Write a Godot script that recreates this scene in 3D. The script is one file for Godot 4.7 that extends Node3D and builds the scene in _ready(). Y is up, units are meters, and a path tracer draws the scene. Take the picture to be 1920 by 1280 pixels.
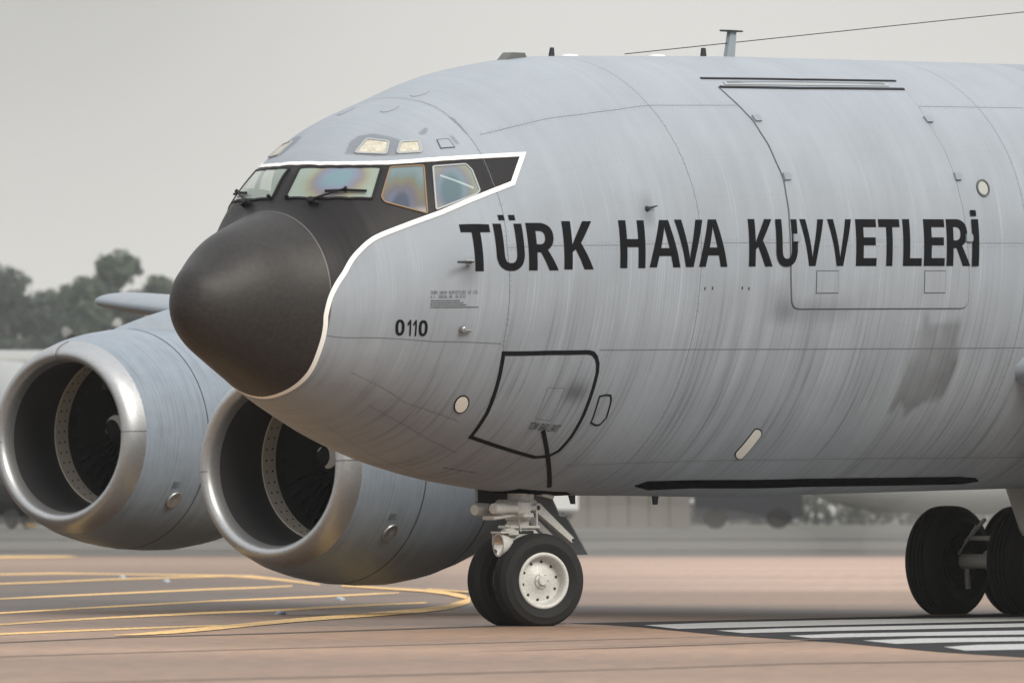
extends Node3D

# A grey four-engined tanker taxiing on a pinkish concrete taxiway under an overcast sky, seen through a long lens.
# The aircraft's own axes: x aft from the nose gear, y up, z to port. Skin points are given as (metres aft of the nose tip, degrees round the section: 0 port waist, 90 crown, -90 keel).

const NOSE := -5.317
const TIP_HEIGHT := 3.078
const STATIONS := [0.000, 0.080, 0.300, 0.650, 1.000, 1.350, 1.700, 2.100, 2.600, 3.300, 4.300, 5.500, 7.000, 9.000]
const CROWN := [0.000, 0.273, 0.443, 0.677, 0.803, 0.908, 1.289, 1.576, 1.828, 2.042, 2.310, 2.443, 2.471, 2.492]
const KEEL := [0.000, 0.232, 0.427, 0.604, 0.770, 0.926, 1.064, 1.218, 1.403, 1.605, 1.783, 1.891, 1.929, 1.970]
const BEAM := [0.000, 0.186, 0.352, 0.528, 0.669, 0.860, 1.114, 1.322, 1.522, 1.675, 1.786, 1.842, 1.875, 1.902]
const WAIST := [0.000, 0.013, 0.005, 0.029, 0.009, 0.024, 0.115, 0.192, 0.288, 0.363, 0.435, 0.484, 0.521, 0.553]
const STRIPE_TOP := [1.797, 77.75, 1.856, 70.32, 1.936, 64.06, 2.035, 58.76, 2.149, 54.25, 2.251, 51.41, 2.359, 48.90, 2.536, 45.74, 2.736, 43.29, 2.951, 41.30, 3.179, 39.59, 3.351, 38.33, 3.526, 37.06]
const STRIPE_LOW := [3.397, 33.36, 3.340, 31.62, 3.285, 29.86, 3.232, 28.10, 3.144, 27.77, 3.057, 27.43, 2.972, 27.10, 2.855, 26.61, 2.743, 26.17, 2.633, 25.79, 2.527, 25.40, 2.427, 25.11, 2.331, 24.89, 2.240, 24.95, 2.151, 25.04, 2.062, 25.15, 1.995, 25.19, 1.929, 25.26, 1.865, 25.37, 1.707, 25.61, 1.596, 24.64, 1.489, 21.86, 1.405, 16.29, 1.334, 11.11, 1.263, 2.85, 1.229, -7.07, 1.234, -13.68, 1.240, -21.29, 1.244, -31.15, 1.258, -42.98, 1.263, -51.52, 1.254, -63.11, 1.243, -74.94, 1.245, -89.43]
const SEAM_A := [3.162, 77.06, 3.157, 69.73, 3.122, 60.38, 3.092, 50.94, 3.056, 41.38, 3.009, 31.11, 3.000, 21.00, 2.974, 6.69]
const LAP_LOW_A := [1.267, -20.75, 1.664, -22.10, 2.045, -22.84, 2.247, -23.34, 3.023, -23.15]
const LAP_LOW_B := [4.394, -24.05, 4.858, -23.86, 5.335, -23.77, 5.824, -23.84, 6.393, -23.99, 6.970, -24.12, 7.551, -24.23, 8.138, -24.30, 8.736, -24.36, 9.345, -24.41, 10.023, -24.45, 10.709, -24.49, 11.401, -24.54]
const LAP_MID := [2.974, 6.69, 3.042, 6.46, 3.110, 6.23, 3.179, 6.01, 3.351, 5.54, 3.527, 5.09, 3.706, 4.68, 3.957, 4.00, 4.217, 3.44, 4.485, 2.99, 4.803, 2.73, 5.128, 2.54, 5.457, 2.41, 6.021, 1.99, 6.595, 1.65, 7.176, 1.36, 7.634, 1.06, 8.096, 0.78, 8.565, 0.58, 9.155, 0.51, 9.754, 0.52, 10.358, 0.52, 10.623, 0.53, 10.889, 0.55, 11.157, 0.56]
const LAP_UP_A := [3.219, 49.47, 3.499, 48.60, 3.784, 47.72, 4.085, 47.19, 4.584, 46.27, 5.120, 46.17, 5.702, 47.28, 6.161, 47.07, 6.628, 46.98, 7.101, 46.92]
const LAP_UP_B := [10.147, 47.10, 12.031, 47.41]
const LAP_BELLY := [4.886, -62.79, 5.484, -60.75, 6.132, -59.82, 6.799, -59.18, 7.829, -58.60, 8.892, -58.31, 10.005, -58.64, 10.826, -59.01, 11.658, -59.40, 12.501, -59.80]
const GEAR_DOOR_LINE := [3.191, -89.42, 3.874, -89.92, 4.574, -90.00]
const BELLY_LINE_A := [2.579, -75.16, 2.780, -74.81, 2.941, -76.27, 3.018, -81.02, 3.051, -87.82]
const BELLY_LINE_B := [3.326, -68.99, 3.828, -70.96, 4.173, -71.56, 4.422, -71.64, 4.374, -69.21]
const HATCH := [3.088, -26.20, 3.687, -25.19, 4.239, -24.69, 4.311, -25.02, 4.372, -26.10, 4.426, -27.85, 4.462, -30.23, 4.503, -36.00, 4.554, -43.61, 4.586, -51.07, 4.582, -56.80, 4.515, -59.61, 4.350, -60.84, 3.796, -59.01, 3.297, -57.43, 3.250, -46.79, 3.182, -37.94]
const TOW_LINE := [4.122, -49.68, 5.166, -76.84]
const TOW_TEXT := [3.889, -48.02, 4.332, -48.66]
const HATCH_PANEL := [3.848, -35.67, 4.087, -35.41, 4.139, -46.30, 3.911, -45.92]
const ROUND_VENT := [2.974, -46.28, 2.975, -47.38, 2.965, -48.28, 2.945, -48.87, 2.918, -49.08, 2.886, -48.87, 2.855, -48.26, 2.826, -47.32, 2.806, -46.18, 2.795, -44.98, 2.796, -43.88, 2.808, -43.00, 2.830, -42.45, 2.857, -42.29, 2.888, -42.53, 2.918, -43.13, 2.944, -44.03, 2.964, -45.12]
const WHITE_PILL := [7.379, -47.32, 7.395, -46.85, 7.431, -46.78, 7.477, -47.10, 7.520, -47.75, 7.549, -48.55, 7.558, -49.30, 7.556, -57.53, 7.546, -58.12, 7.512, -58.22, 7.461, -57.81, 7.410, -57.01, 7.371, -56.04, 7.356, -55.17]
const CAPSULE := [4.642, -37.13, 4.725, -36.55, 4.800, -36.63, 4.842, -38.04, 4.911, -43.56, 4.880, -45.96, 4.822, -46.24, 4.727, -45.48, 4.710, -43.69]
const PORTHOLE := [10.643, 17.88, 10.641, 17.14, 10.629, 16.43, 10.610, 15.85, 10.585, 15.46, 10.556, 15.30, 10.528, 15.40, 10.504, 15.74, 10.487, 16.28, 10.478, 16.96, 10.481, 17.70, 10.493, 18.41, 10.513, 19.00, 10.540, 19.41, 10.568, 19.57, 10.596, 19.47, 10.619, 19.12, 10.635, 18.57]
const PORTHOLE_RIM := [10.662, 17.99, 10.659, 17.13, 10.645, 16.31, 10.621, 15.63, 10.590, 15.16, 10.555, 14.97, 10.520, 15.07, 10.491, 15.45, 10.469, 16.07, 10.459, 16.85, 10.462, 17.71, 10.477, 18.54, 10.503, 19.23, 10.536, 19.71, 10.571, 19.91, 10.605, 19.81, 10.634, 19.42, 10.653, 18.78]
const WIN1 := [1.701, 86.50, 1.718, 86.42, 1.724, 85.56, 1.764, 75.29, 1.840, 66.90, 1.943, 60.04, 2.066, 54.41, 2.072, 53.81, 2.062, 53.15, 2.001, 50.82, 1.944, 48.50, 1.890, 46.17, 1.839, 43.83, 1.825, 43.44, 1.810, 43.70, 1.677, 50.14, 1.579, 59.10, 1.511, 70.27, 1.472, 83.59, 1.474, 84.75, 1.485, 85.20, 1.536, 85.39, 1.585, 85.54, 1.638, 85.81]
const WIN2 := [2.122, 50.99, 2.140, 51.39, 2.157, 51.22, 2.214, 49.67, 2.272, 48.22, 2.332, 46.87, 2.394, 45.60, 2.405, 45.12, 2.400, 44.39, 2.342, 40.08, 2.293, 35.82, 2.252, 31.59, 2.218, 27.38, 2.209, 26.89, 2.196, 27.07, 2.121, 29.55, 2.049, 32.17, 1.980, 34.98, 1.915, 38.02, 1.905, 38.78, 1.900, 39.71, 1.900, 39.91, 1.900, 40.10, 1.900, 40.30, 1.900, 40.49, 1.902, 41.43, 1.913, 42.21, 1.962, 44.42, 2.012, 46.61, 2.066, 48.80]
const WIN3 := [2.474, 42.60, 2.484, 43.02, 2.498, 43.01, 2.568, 42.04, 2.643, 41.16, 2.720, 40.38, 2.799, 39.67, 2.813, 39.42, 2.821, 38.97, 2.824, 38.51, 2.828, 38.06, 2.833, 37.61, 2.837, 37.16, 2.840, 36.60, 2.839, 36.00, 2.831, 34.20, 2.825, 32.42, 2.820, 30.66, 2.817, 28.92, 2.812, 28.40, 2.799, 28.03, 2.794, 27.95, 2.790, 27.87, 2.785, 27.80, 2.780, 27.72, 2.763, 27.48, 2.744, 27.36, 2.631, 27.03, 2.522, 26.80, 2.420, 26.67, 2.321, 26.63, 2.311, 26.78, 2.310, 27.24, 2.341, 31.03, 2.378, 34.84, 2.422, 38.69]
const EYE1 := [2.051, 67.51, 2.049, 68.16, 2.064, 68.55, 2.103, 69.00, 2.143, 69.46, 2.183, 69.93, 2.224, 70.42, 2.245, 70.44, 2.257, 69.91, 2.275, 68.23, 2.294, 66.61, 2.315, 65.06, 2.336, 63.56, 2.339, 62.85, 2.324, 62.08, 2.302, 61.29, 2.280, 60.51, 2.258, 59.73, 2.237, 58.96, 2.218, 58.53, 2.203, 58.79, 2.162, 60.78, 2.122, 62.89, 2.085, 65.13]
const EYE2 := [2.312, 55.36, 2.305, 55.88, 2.317, 56.51, 2.337, 57.14, 2.358, 57.77, 2.378, 58.41, 2.400, 59.06, 2.421, 59.47, 2.440, 59.31, 2.467, 58.59, 2.494, 57.90, 2.523, 57.23, 2.552, 56.59, 2.562, 56.06, 2.555, 55.23, 2.542, 54.41, 2.530, 53.59, 2.518, 52.78, 2.506, 51.98, 2.492, 51.36, 2.475, 51.41, 2.433, 52.32, 2.391, 53.29, 2.351, 54.30]
const EYEBROW_PRIMER := [1.983, 71.57, 2.139, 75.57, 2.254, 75.29, 2.348, 71.20, 2.433, 61.95, 2.437, 60.10, 2.277, 54.83, 2.116, 60.85]
const SMALL_PANEL := [2.735, 53.25, 2.851, 51.94, 2.836, 47.60, 2.694, 49.20]
const DOOR_L := [7.087, 55.09, 7.092, 50.81, 7.118, 46.91, 7.138, 43.73, 7.168, 40.72, 7.171, 35.97, 7.194, 31.50, 7.198, 25.85, 7.228, 20.47, 7.205, 15.54, 7.201, 10.74, 7.186, 6.41, 7.186, 2.13, 7.191, -2.62, 7.211, -6.95, 7.230, -9.32, 7.253, -11.70]
const DOOR_R := [10.201, 55.33, 10.168, 51.28, 10.154, 47.59, 10.119, 43.70, 10.099, 40.06, 10.094, 34.93, 10.113, 30.13, 10.107, 25.56, 10.119, 21.17, 10.112, 15.66, 10.131, 10.32, 10.136, 6.27, 10.155, 2.27, 10.175, -2.86, 10.213, -7.48, 10.224, -9.71, 10.239, -11.95]
const DOOR_B := [7.382, -14.26, 8.054, -14.43, 8.738, -14.54, 9.438, -14.57, 10.146, -14.59]
const DOOR_CL := [7.266, -12.71, 7.297, -13.60, 7.336, -14.05, 7.391, -14.26]
const DOOR_CR := [10.146, -14.59, 10.199, -14.34, 10.230, -13.84, 10.244, -12.96]
const SQ1 := [7.614, -5.70, 7.965, -5.83, 7.987, -10.70, 7.636, -10.65]
const SQ2 := [9.436, -6.05, 9.787, -6.05, 9.811, -10.87, 9.460, -10.92]
const TABS := [7.205, 41.13, 10.104, 41.14, 7.247, 21.13, 10.135, 21.00, 7.239, 2.87, 10.155, 2.27]
const HINGE_TOP := [6.973, 60.59, 8.589, 59.85, 10.260, 60.41]
const HINGE_BOT := [7.092, 55.23, 8.387, 54.46, 10.196, 55.18]
const GRILLE := [7.256, 58.33, 8.606, 57.93, 10.032, 58.40, 10.014, 56.98, 8.548, 56.39, 7.236, 56.81]
const STAIN := [9.468, -15.93, 9.548, -19.00, 9.383, -20.27, 9.405, -24.62, 9.422, -29.41, 9.443, -33.70, 9.432, -37.44, 9.467, -42.37, 9.550, -42.07, 9.584, -38.25, 9.745, -41.81, 9.774, -44.50, 9.874, -41.20, 10.013, -38.70, 10.276, -38.15, 10.300, -33.91, 10.318, -28.89, 10.212, -22.75, 10.193, -17.53, 9.975, -17.89, 9.664, -18.76, 9.597, -15.94]
const HATCH_SMUDGE := [4.095, -35.39, 4.165, -33.17, 4.345, -33.13, 4.425, -36.10, 4.347, -39.56, 4.198, -39.29]
const PROBES := [2.515, 3.96, 2.512, -18.62, 4.963, 12.96, 4.300, 12.83]
const SLOT := [6.399, -73.43, 6.487, -70.23, 7.194, -69.39, 8.932, -68.34, 10.823, -69.44, 11.786, -69.94, 12.130, -71.26, 12.278, -73.51, 12.033, -75.50, 11.067, -75.02, 9.159, -73.66, 7.411, -74.66, 6.753, -76.75]
const T0110 := [1.838, -17.45, 2.153, -18.23]
const SERIAL := [2.132, -4.07, 2.623, -7.02, 2.135, -5.72, 2.490, -7.79]
const WIPER := [1.499, 66.48, 1.694, 54.37]
const WIPER_BLADE := [1.599, 62.97, 1.818, 47.27]
const MARKS1 := [3.111, 61.95, 3.152, 60.79, 3.092, 50.79, 3.076, 51.90, 3.095, 57.40]
const MARKS2 := [2.913, 53.96, 2.932, 52.41, 2.923, 48.69, 2.887, 48.32, 2.879, 50.76]
const MARKS3 := [2.670, 60.11, 2.776, 61.19, 2.783, 59.83, 2.700, 57.90, 2.652, 58.24, 2.639, 59.70]
const DASHES := [3.500, -76.23, 3.941, -74.14]
const DOTS := [5.833, -8.67, 5.951, -8.73, 6.429, -8.95, 6.532, -8.99]
const PANE1 := [1.722, 86.99, 2.081, 53.85, 1.472, 85.21]
const PANE2 := [2.145, 52.96, 2.419, 45.25, 1.825, 34.88]
const PANE3 := [2.499, 44.16, 2.966, 37.95, 2.294, 26.82]
const SHADE1 := [2.233, 72.21, 2.366, 63.70, 2.031, 67.81]
const SHADE2 := [2.423, 60.62, 2.579, 56.00, 2.294, 55.72]
const LETTERS := [["T", 2.476, 2.798, 0.11, 16.95], ["U", 2.841, 3.186, -1.18, 14.79], ["DD", 2.923, 3.123, 15.93, 17.83], ["R", 3.237, 3.632, -2.09, 13.01], ["K", 3.708, 4.119, -2.72, 11.60], ["H", 4.507, 4.885, -3.33, 9.99], ["A", 4.950, 5.426, -3.55, 9.34], ["V", 5.351, 5.791, -3.73, 9.07], ["A", 5.718, 6.166, -3.90, 8.86], ["K", 6.511, 6.896, -4.21, 8.52], ["U", 6.948, 7.290, -4.37, 8.25], ["V", 7.337, 7.728, -4.43, 8.03], ["V", 7.789, 8.185, -4.61, 7.81], ["E", 8.251, 8.595, -4.75, 7.65], ["T", 8.635, 8.993, -4.82, 7.59], ["L", 9.048, 9.370, -4.82, 7.62], ["E", 9.406, 9.767, -4.82, 7.66], ["R", 9.799, 10.217, -4.82, 7.71], ["I", 10.250, 10.366, -4.83, 7.74], ["D", 10.246, 10.344, 8.71, 10.50]]

const PITCH := 0.0195
const SKIN_LENGTH := 13.0

var prof: Array = []          # crown, keel, beam, waist every centimetre
var M := {}
var plane: Node3D
var noise := FastNoiseLite.new()
var rng := RandomNumberGenerator.new()

# ---------------------------------------------------------------- helpers: meshes
class Shape:
	var v := PackedVector3Array()
	var n := PackedVector3Array()
	var uv := PackedVector2Array()
	var c := PackedColorArray()
	var i := PackedInt32Array()
	func p(pos: Vector3, nor: Vector3, t := Vector2.ZERO, col := Color.WHITE) -> int:
		v.append(pos); n.append(nor); uv.append(t); c.append(col)
		return v.size() - 1
	func tri(a: int, b: int, d: int) -> void:
		var g := (v[d] - v[a]).cross(v[b] - v[a])
		if g.dot(n[a] + n[b] + n[d]) < 0.0:
			i.append(a); i.append(d); i.append(b)
		else:
			i.append(a); i.append(b); i.append(d)
	func quad(a: int, b: int, d: int, e: int) -> void:
		tri(a, b, d); tri(a, d, e)
	func face(pts: Array, nor: Vector3) -> void:
		var k: Array = []
		for q in pts:
			k.append(p(q, nor))
		for j in range(1, k.size() - 1):
			tri(k[0], k[j], k[j + 1])
	func mesh(mat: Material) -> ArrayMesh:
		var m := ArrayMesh.new()
		add_to(m, mat)
		return m
	func add_to(m: ArrayMesh, mat: Material) -> void:
		var a: Array = []
		a.resize(Mesh.ARRAY_MAX)
		a[Mesh.ARRAY_VERTEX] = v; a[Mesh.ARRAY_NORMAL] = n; a[Mesh.ARRAY_TEX_UV] = uv; a[Mesh.ARRAY_COLOR] = c; a[Mesh.ARRAY_INDEX] = i
		m.add_surface_from_arrays(Mesh.PRIMITIVE_TRIANGLES, a)
		m.surface_set_material(m.get_surface_count() - 1, mat)

func lin(r: float, g: float, b: float) -> Color:
	return Color(r, g, b).linear_to_srgb()

func mat(r: float, g: float, b: float, rough := 0.6, metal := 0.0) -> StandardMaterial3D:
	var m := StandardMaterial3D.new()
	m.albedo_color = lin(r, g, b); m.roughness = rough; m.metallic = metal
	return m

func part(parent: Node, called: String, s: Shape, m: Material) -> MeshInstance3D:
	var o := MeshInstance3D.new()
	o.name = called
	o.mesh = s.mesh(m)
	parent.add_child(o, true)
	return o

func share(parent: Node, called: String, m: Mesh, at := Transform3D.IDENTITY) -> MeshInstance3D:
	var o := MeshInstance3D.new()
	o.name = called; o.mesh = m; o.transform = at
	parent.add_child(o, true)
	return o

func group(parent: Node, called: String, at := Vector3.ZERO, turn := 0.0) -> Node3D:
	var o := Node3D.new()
	o.name = called; o.position = at; o.rotation.y = turn
	parent.add_child(o, true)
	return o

func tag(o: Node, label: String, category: String, grp := "") -> void:
	o.set_meta("label", label); o.set_meta("category", category)
	if grp: o.set_meta("group", grp)

func structure(o: Node) -> void:
	o.set_meta("kind", "structure")

func frame_of(dir: Vector3) -> Basis:
	var d := dir.normalized()
	var u := Vector3.UP if absf(d.y) < 0.9 else Vector3.RIGHT
	var a := u.cross(d).normalized()
	return Basis(a, d.cross(a).normalized(), d)

# a body of revolution about the line from p along dir; prof: [distance, radius, ...]; corners sharper than 35 degrees are creased
func lathe(s: Shape, at: Vector3, dir: Vector3, pr: Array, seg := 32, inside := false) -> void:
	var flip := -1.0 if inside else 1.0
	var b := frame_of(dir)
	var pts: Array = []
	for k in range(0, pr.size(), 2):
		pts.append(Vector2(pr[k], pr[k + 1]))
	var segn: Array = []
	for k in pts.size() - 1:
		var d: Vector2 = pts[k + 1] - pts[k]
		segn.append(Vector2(-d.y, d.x).normalized())
	for k in pts.size() - 1:
		var na: Vector2 = segn[k]
		var nb: Vector2 = segn[k]
		if k > 0 and segn[k - 1].dot(segn[k]) > 0.82: na = (segn[k - 1] + segn[k]).normalized()
		if k < pts.size() - 2 and segn[k + 1].dot(segn[k]) > 0.82: nb = (segn[k + 1] + segn[k]).normalized()
		var prev := [-1, -1]
		for j in seg + 1:
			var a := TAU * float(j) / seg
			var r := b.x * cos(a) + b.y * sin(a)
			var A := s.p(at + b.z * pts[k].x + r * pts[k].y, (r * na.y + b.z * na.x).normalized() * flip, Vector2(float(j) / seg * 4.0, pts[k].x))
			var B := s.p(at + b.z * pts[k + 1].x + r * pts[k + 1].y, (r * nb.y + b.z * nb.x).normalized() * flip, Vector2(float(j) / seg * 4.0, pts[k + 1].x))
			if j > 0:
				if pts[k].y > 1e-5: s.tri(prev[0], A, B)
				if pts[k + 1].y > 1e-5: s.tri(prev[0], B, prev[1])
			prev = [A, B]

func rod(s: Shape, a: Vector3, b: Vector3, r0: float, r1 := -1.0, seg := 14) -> void:
	var e := r0 if r1 < 0 else r1
	var l := a.distance_to(b)
	var ch := minf(minf(r0, e) * 0.2, l * 0.2)
	lathe(s, a, b - a, [0, 0, 0, r0 - ch, ch, r0, l - ch, e, l, e - ch, l, 0], seg)

# a chamfered box
func block(s: Shape, at: Vector3, size: Vector3, basis := Basis.IDENTITY, ch := 0.008) -> void:
	var h := size / 2.0
	var c := minf(ch, minf(h.x, minf(h.y, h.z)) * 0.5)
	for ax in 3:
		for sg in [-1.0, 1.0]:
			var nn := Vector3.ZERO
			nn[ax] = sg
			var q: Array = []
			for k in [[-1, -1], [1, -1], [1, 1], [-1, 1]]:
				var w := nn * h[ax]
				w[(ax + 1) % 3] = k[0] * (h[(ax + 1) % 3] - c)
				w[(ax + 2) % 3] = k[1] * (h[(ax + 2) % 3] - c)
				q.append(at + basis * w)
			s.face(q, basis * nn)
	for ax in 3:
		var b1 := (ax + 1) % 3
		var b2 := (ax + 2) % 3
		for s1 in [-1.0, 1.0]:
			for s2 in [-1.0, 1.0]:
				var nn := Vector3.ZERO
				nn[b1] = s1; nn[b2] = s2
				var q: Array = []
				for k in [[-1, 0], [1, 0], [1, 1], [-1, 1]]:
					var w := Vector3.ZERO
					w[ax] = k[0] * (h[ax] - c)
					w[b1] = s1 * (h[b1] - (c if k[1] else 0.0))
					w[b2] = s2 * (h[b2] - (0.0 if k[1] else c))
					q.append(at + basis * w)
				s.face(q, basis * nn.normalized())
	for sx in [-1.0, 1.0]:
		for sy in [-1.0, 1.0]:
			for sz in [-1.0, 1.0]:
				var g := Vector3(sx, sy, sz)
				s.face([at + basis * (g * (h - Vector3(0, c, c))), at + basis * (g * (h - Vector3(c, 0, c))), at + basis * (g * (h - Vector3(c, c, 0)))], basis * g.normalized())

# a plate: a polygon in the plane (e1, e2) at o, thick along their normal
func plate(s: Shape, o: Vector3, e1: Vector3, e2: Vector3, poly: Array, thick: float) -> void:
	var nn := e1.cross(e2).normalized()
	var pl := PackedVector2Array()
	for q in poly:
		pl.append(q)
	var ix := Geometry2D.triangulate_polygon(pl)
	for sg in [-1.0, 1.0]:
		var base := s.v.size()
		for q in pl:
			s.p(o + e1 * q.x + e2 * q.y + nn * thick * 0.5 * sg, nn * sg)
		for k in range(0, ix.size(), 3):
			s.tri(base + ix[k], base + ix[k + 1], base + ix[k + 2])
	var mid := Vector2.ZERO
	for q in pl: mid += q / pl.size()
	for k in pl.size():
		var a := pl[k]
		var b := pl[(k + 1) % pl.size()]
		var d := (b - a).normalized()
		var en := e1 * d.y - e2 * d.x
		var cw := Geometry2D.is_polygon_clockwise(pl)
		if cw: en = -en
		var pa := o + e1 * a.x + e2 * a.y
		var pb := o + e1 * b.x + e2 * b.y
		s.face([pa - nn * thick * 0.5, pb - nn * thick * 0.5, pb + nn * thick * 0.5, pa + nn * thick * 0.5], en)

# ---------------------------------------------------------------- helpers: the skin of the fuselage
func spline(u: float, us: Array, ys: Array, ms: Array) -> float:
	var k := 0
	while k < us.size() - 2 and u >= us[k + 1]:
		k += 1
	var h: float = us[k + 1] - us[k]
	var s := clampf((u - us[k]) / h, 0, 1)
	return ys[k] * (1 + 2 * s) * (1 - s) * (1 - s) + h * ms[k] * s * (1 - s) * (1 - s) + ys[k + 1] * s * s * (3 - 2 * s) + h * ms[k + 1] * s * s * (s - 1)

func slopes(us: Array, ys: Array) -> Array:
	var n := us.size()
	var d: Array = []
	var h: Array = []
	for k in n - 1:
		h.append(us[k + 1] - us[k]); d.append((ys[k + 1] - ys[k]) / h[k])
	var m: Array = [d[0]]
	for k in range(1, n - 1):
		if d[k - 1] * d[k] > 0:
			var w1: float = 2 * h[k] + h[k - 1]
			var w2: float = h[k] + 2 * h[k - 1]
			m.append((w1 + w2) / (w1 / d[k - 1] + w2 / d[k]))
		else:
			m.append(0.0)
	m.append(0.0)
	return m

func make_profile() -> void:
	var us: Array = []
	for t in STATIONS: us.append(sqrt(t))
	var tabs := [CROWN, KEEL, BEAM, WAIST]
	for tab in tabs:
		var ms := slopes(us, tab)
		var col := PackedFloat32Array()
		for k in 951:
			col.append(spline(sqrt(k * 0.01), us, tab, ms))
		prof.append(col)

func pf(which: int, t: float) -> float:
	if t < 0.01:
		return prof[which][1] * sqrt(maxf(t, 0.0) / 0.01)
	var x := minf(t / 0.01, 949.0)
	var k := int(x)
	return lerpf(prof[which][k], prof[which][k + 1], x - k)

func skin(t: float, deg: float) -> Vector3:
	var th := deg_to_rad(deg)
	var T := pf(0, t); var B := pf(1, t); var W := pf(2, t); var C := pf(3, t)
	if t > 24.0:      # the tail cone
		var f := clampf((t - 24.0) / 12.5, 0, 1)
		var g := 1.0 - 0.88 * f * f
		W *= g
		B = lerpf(B, -T + 0.75, f * f)
		C = lerpf(C, T - 0.4, f * f)
	var s := sin(th)
	var y := C + (T - C) * s if s >= 0 else C + (B + C) * s
	return Vector3(NOSE + t, TIP_HEIGHT + y + PITCH * t, W * cos(th))

func skin_n(t: float, deg: float) -> Vector3:
	var e := 0.004
	var a := skin(t + e, deg) - skin(maxf(t - e, 0.0005), deg)
	var b := skin(t, deg + 0.2) - skin(t, deg - 0.2)
	var n := b.cross(a).normalized()
	var out := Vector3(0, sin(deg_to_rad(deg)), cos(deg_to_rad(deg))) + Vector3(-0.3, 0, 0)
	return n if n.dot(out) > 0 else -n

func off(t: float, deg: float, d: float) -> Vector3:
	return skin(t, deg) + skin_n(t, deg) * d

func deg_at(t: float, y: float) -> float:      # the angle on the section at t whose height over the pitch line is y
	var T := pf(0, t); var B := pf(1, t); var C := pf(3, t)
	var s := (y - C) / (T - C) if y > C else (y - C) / (B + C)
	return rad_to_deg(asin(clampf(s, -1, 1)))

func rel_height(t: float, deg: float) -> float:
	return skin(t, deg).y - TIP_HEIGHT - PITCH * t

func pairs(a: Array) -> Array:
	var o: Array = []
	for k in range(0, a.size(), 2):
		o.append(Vector2(a[k], a[k + 1]))
	return o

func skin_uv(t: float, deg: float) -> Vector2:
	return Vector2(t / SKIN_LENGTH, (90.0 - deg) / 180.0)

const DEG_M := 0.032      # metres per degree, for judging lengths on the skin

func dense(path: Array, step: float, closed := false) -> Array:
	var o: Array = []
	var n := path.size()
	for k in (n if closed else n - 1):
		var a: Vector2 = path[k]
		var b: Vector2 = path[(k + 1) % n]
		var l := Vector2(b.x - a.x, (b.y - a.y) * DEG_M).length()
		var c := maxi(1, int(ceil(l / step)))
		for j in c:
			o.append(a.lerp(b, float(j) / c))
	if not closed: o.append(path[n - 1])
	return o

# rounds a path through its points
func smooth_path(path: Array, per := 6) -> Array:
	var o: Array = []
	var n := path.size()
	for k in n - 1:
		var p0: Vector2 = path[maxi(k - 1, 0)]
		var p1: Vector2 = path[k]
		var p2: Vector2 = path[k + 1]
		var p3: Vector2 = path[mini(k + 2, n - 1)]
		for j in per:
			o.append(p1.cubic_interpolate(p2, p0, p3, float(j) / per))
	o.append(path[n - 1])
	return o

func mirrored(path: Array) -> Array:
	var o: Array = []
	for q in path: o.append(Vector2(q.x, 180.0 - q.y))
	return o

# a thin raised strip of even width along a path on the skin, with mitred corners and little side walls
func ribbon(s: Shape, path: Array, width: float, lift: float, closed := false, step := 0.06) -> void:
	var d := dense(path, step, closed)
	var P: Array = []
	var N: Array = []
	for q in d:
		P.append(off(q.x, q.y, lift)); N.append(skin_n(q.x, q.y))
	var n := P.size()
	var rows: Array = []
	for k in n:
		var pv: Vector3 = P[(k - 1 + n) % n] if closed or k > 0 else P[k] * 2.0 - P[k + 1]
		var nx: Vector3 = P[(k + 1) % n] if closed or k < n - 1 else P[k] * 2.0 - P[k - 1]
		var d0 := (P[k] as Vector3 - pv).normalized()
		var d1 := (nx - (P[k] as Vector3)).normalized()
		var a0 := (N[k] as Vector3).cross(d0).normalized()
		var a1 := (N[k] as Vector3).cross(d1).normalized()
		var side := (a0 + a1).normalized()
		var w := width * 0.5 / maxf(side.dot(a0), 0.35)
		var q: Vector2 = d[k]
		var L: Vector3 = P[k] + side * w
		var R: Vector3 = P[k] - side * w
		var down: Vector3 = N[k] * (lift + 0.004)
		rows.append([s.p(L, N[k], skin_uv(q.x, q.y)), s.p(R, N[k], skin_uv(q.x, q.y)), s.p(L, side), s.p(L - down, side), s.p(R, -side), s.p(R - down, -side)])
	for k in (n if closed else n - 1):
		var a: Array = rows[k]
		var b: Array = rows[(k + 1) % n]
		s.quad(a[0], b[0], b[1], a[1])
		s.quad(a[2], b[2], b[3], a[3])
		s.quad(a[4], b[4], b[5], a[5])

func split_fine(q: Array, most: float, out: Array) -> void:
	var l0 := Vector2(q[1].x - q[0].x, (q[1].y - q[0].y) * DEG_M).length()
	var l1 := Vector2(q[2].x - q[1].x, (q[2].y - q[1].y) * DEG_M).length()
	var l2 := Vector2(q[0].x - q[2].x, (q[0].y - q[2].y) * DEG_M).length()
	var m := maxf(l0, maxf(l1, l2))
	if m <= most:
		out.append(q)
		return
	var k := 0 if m == l0 else (1 if m == l1 else 2)
	var a: Vector2 = q[k]
	var b: Vector2 = q[(k + 1) % 3]
	var c: Vector2 = q[(k + 2) % 3]
	var h := (a + b) * 0.5
	split_fine([a, h, c], most, out)
	split_fine([h, b, c], most, out)

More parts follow.
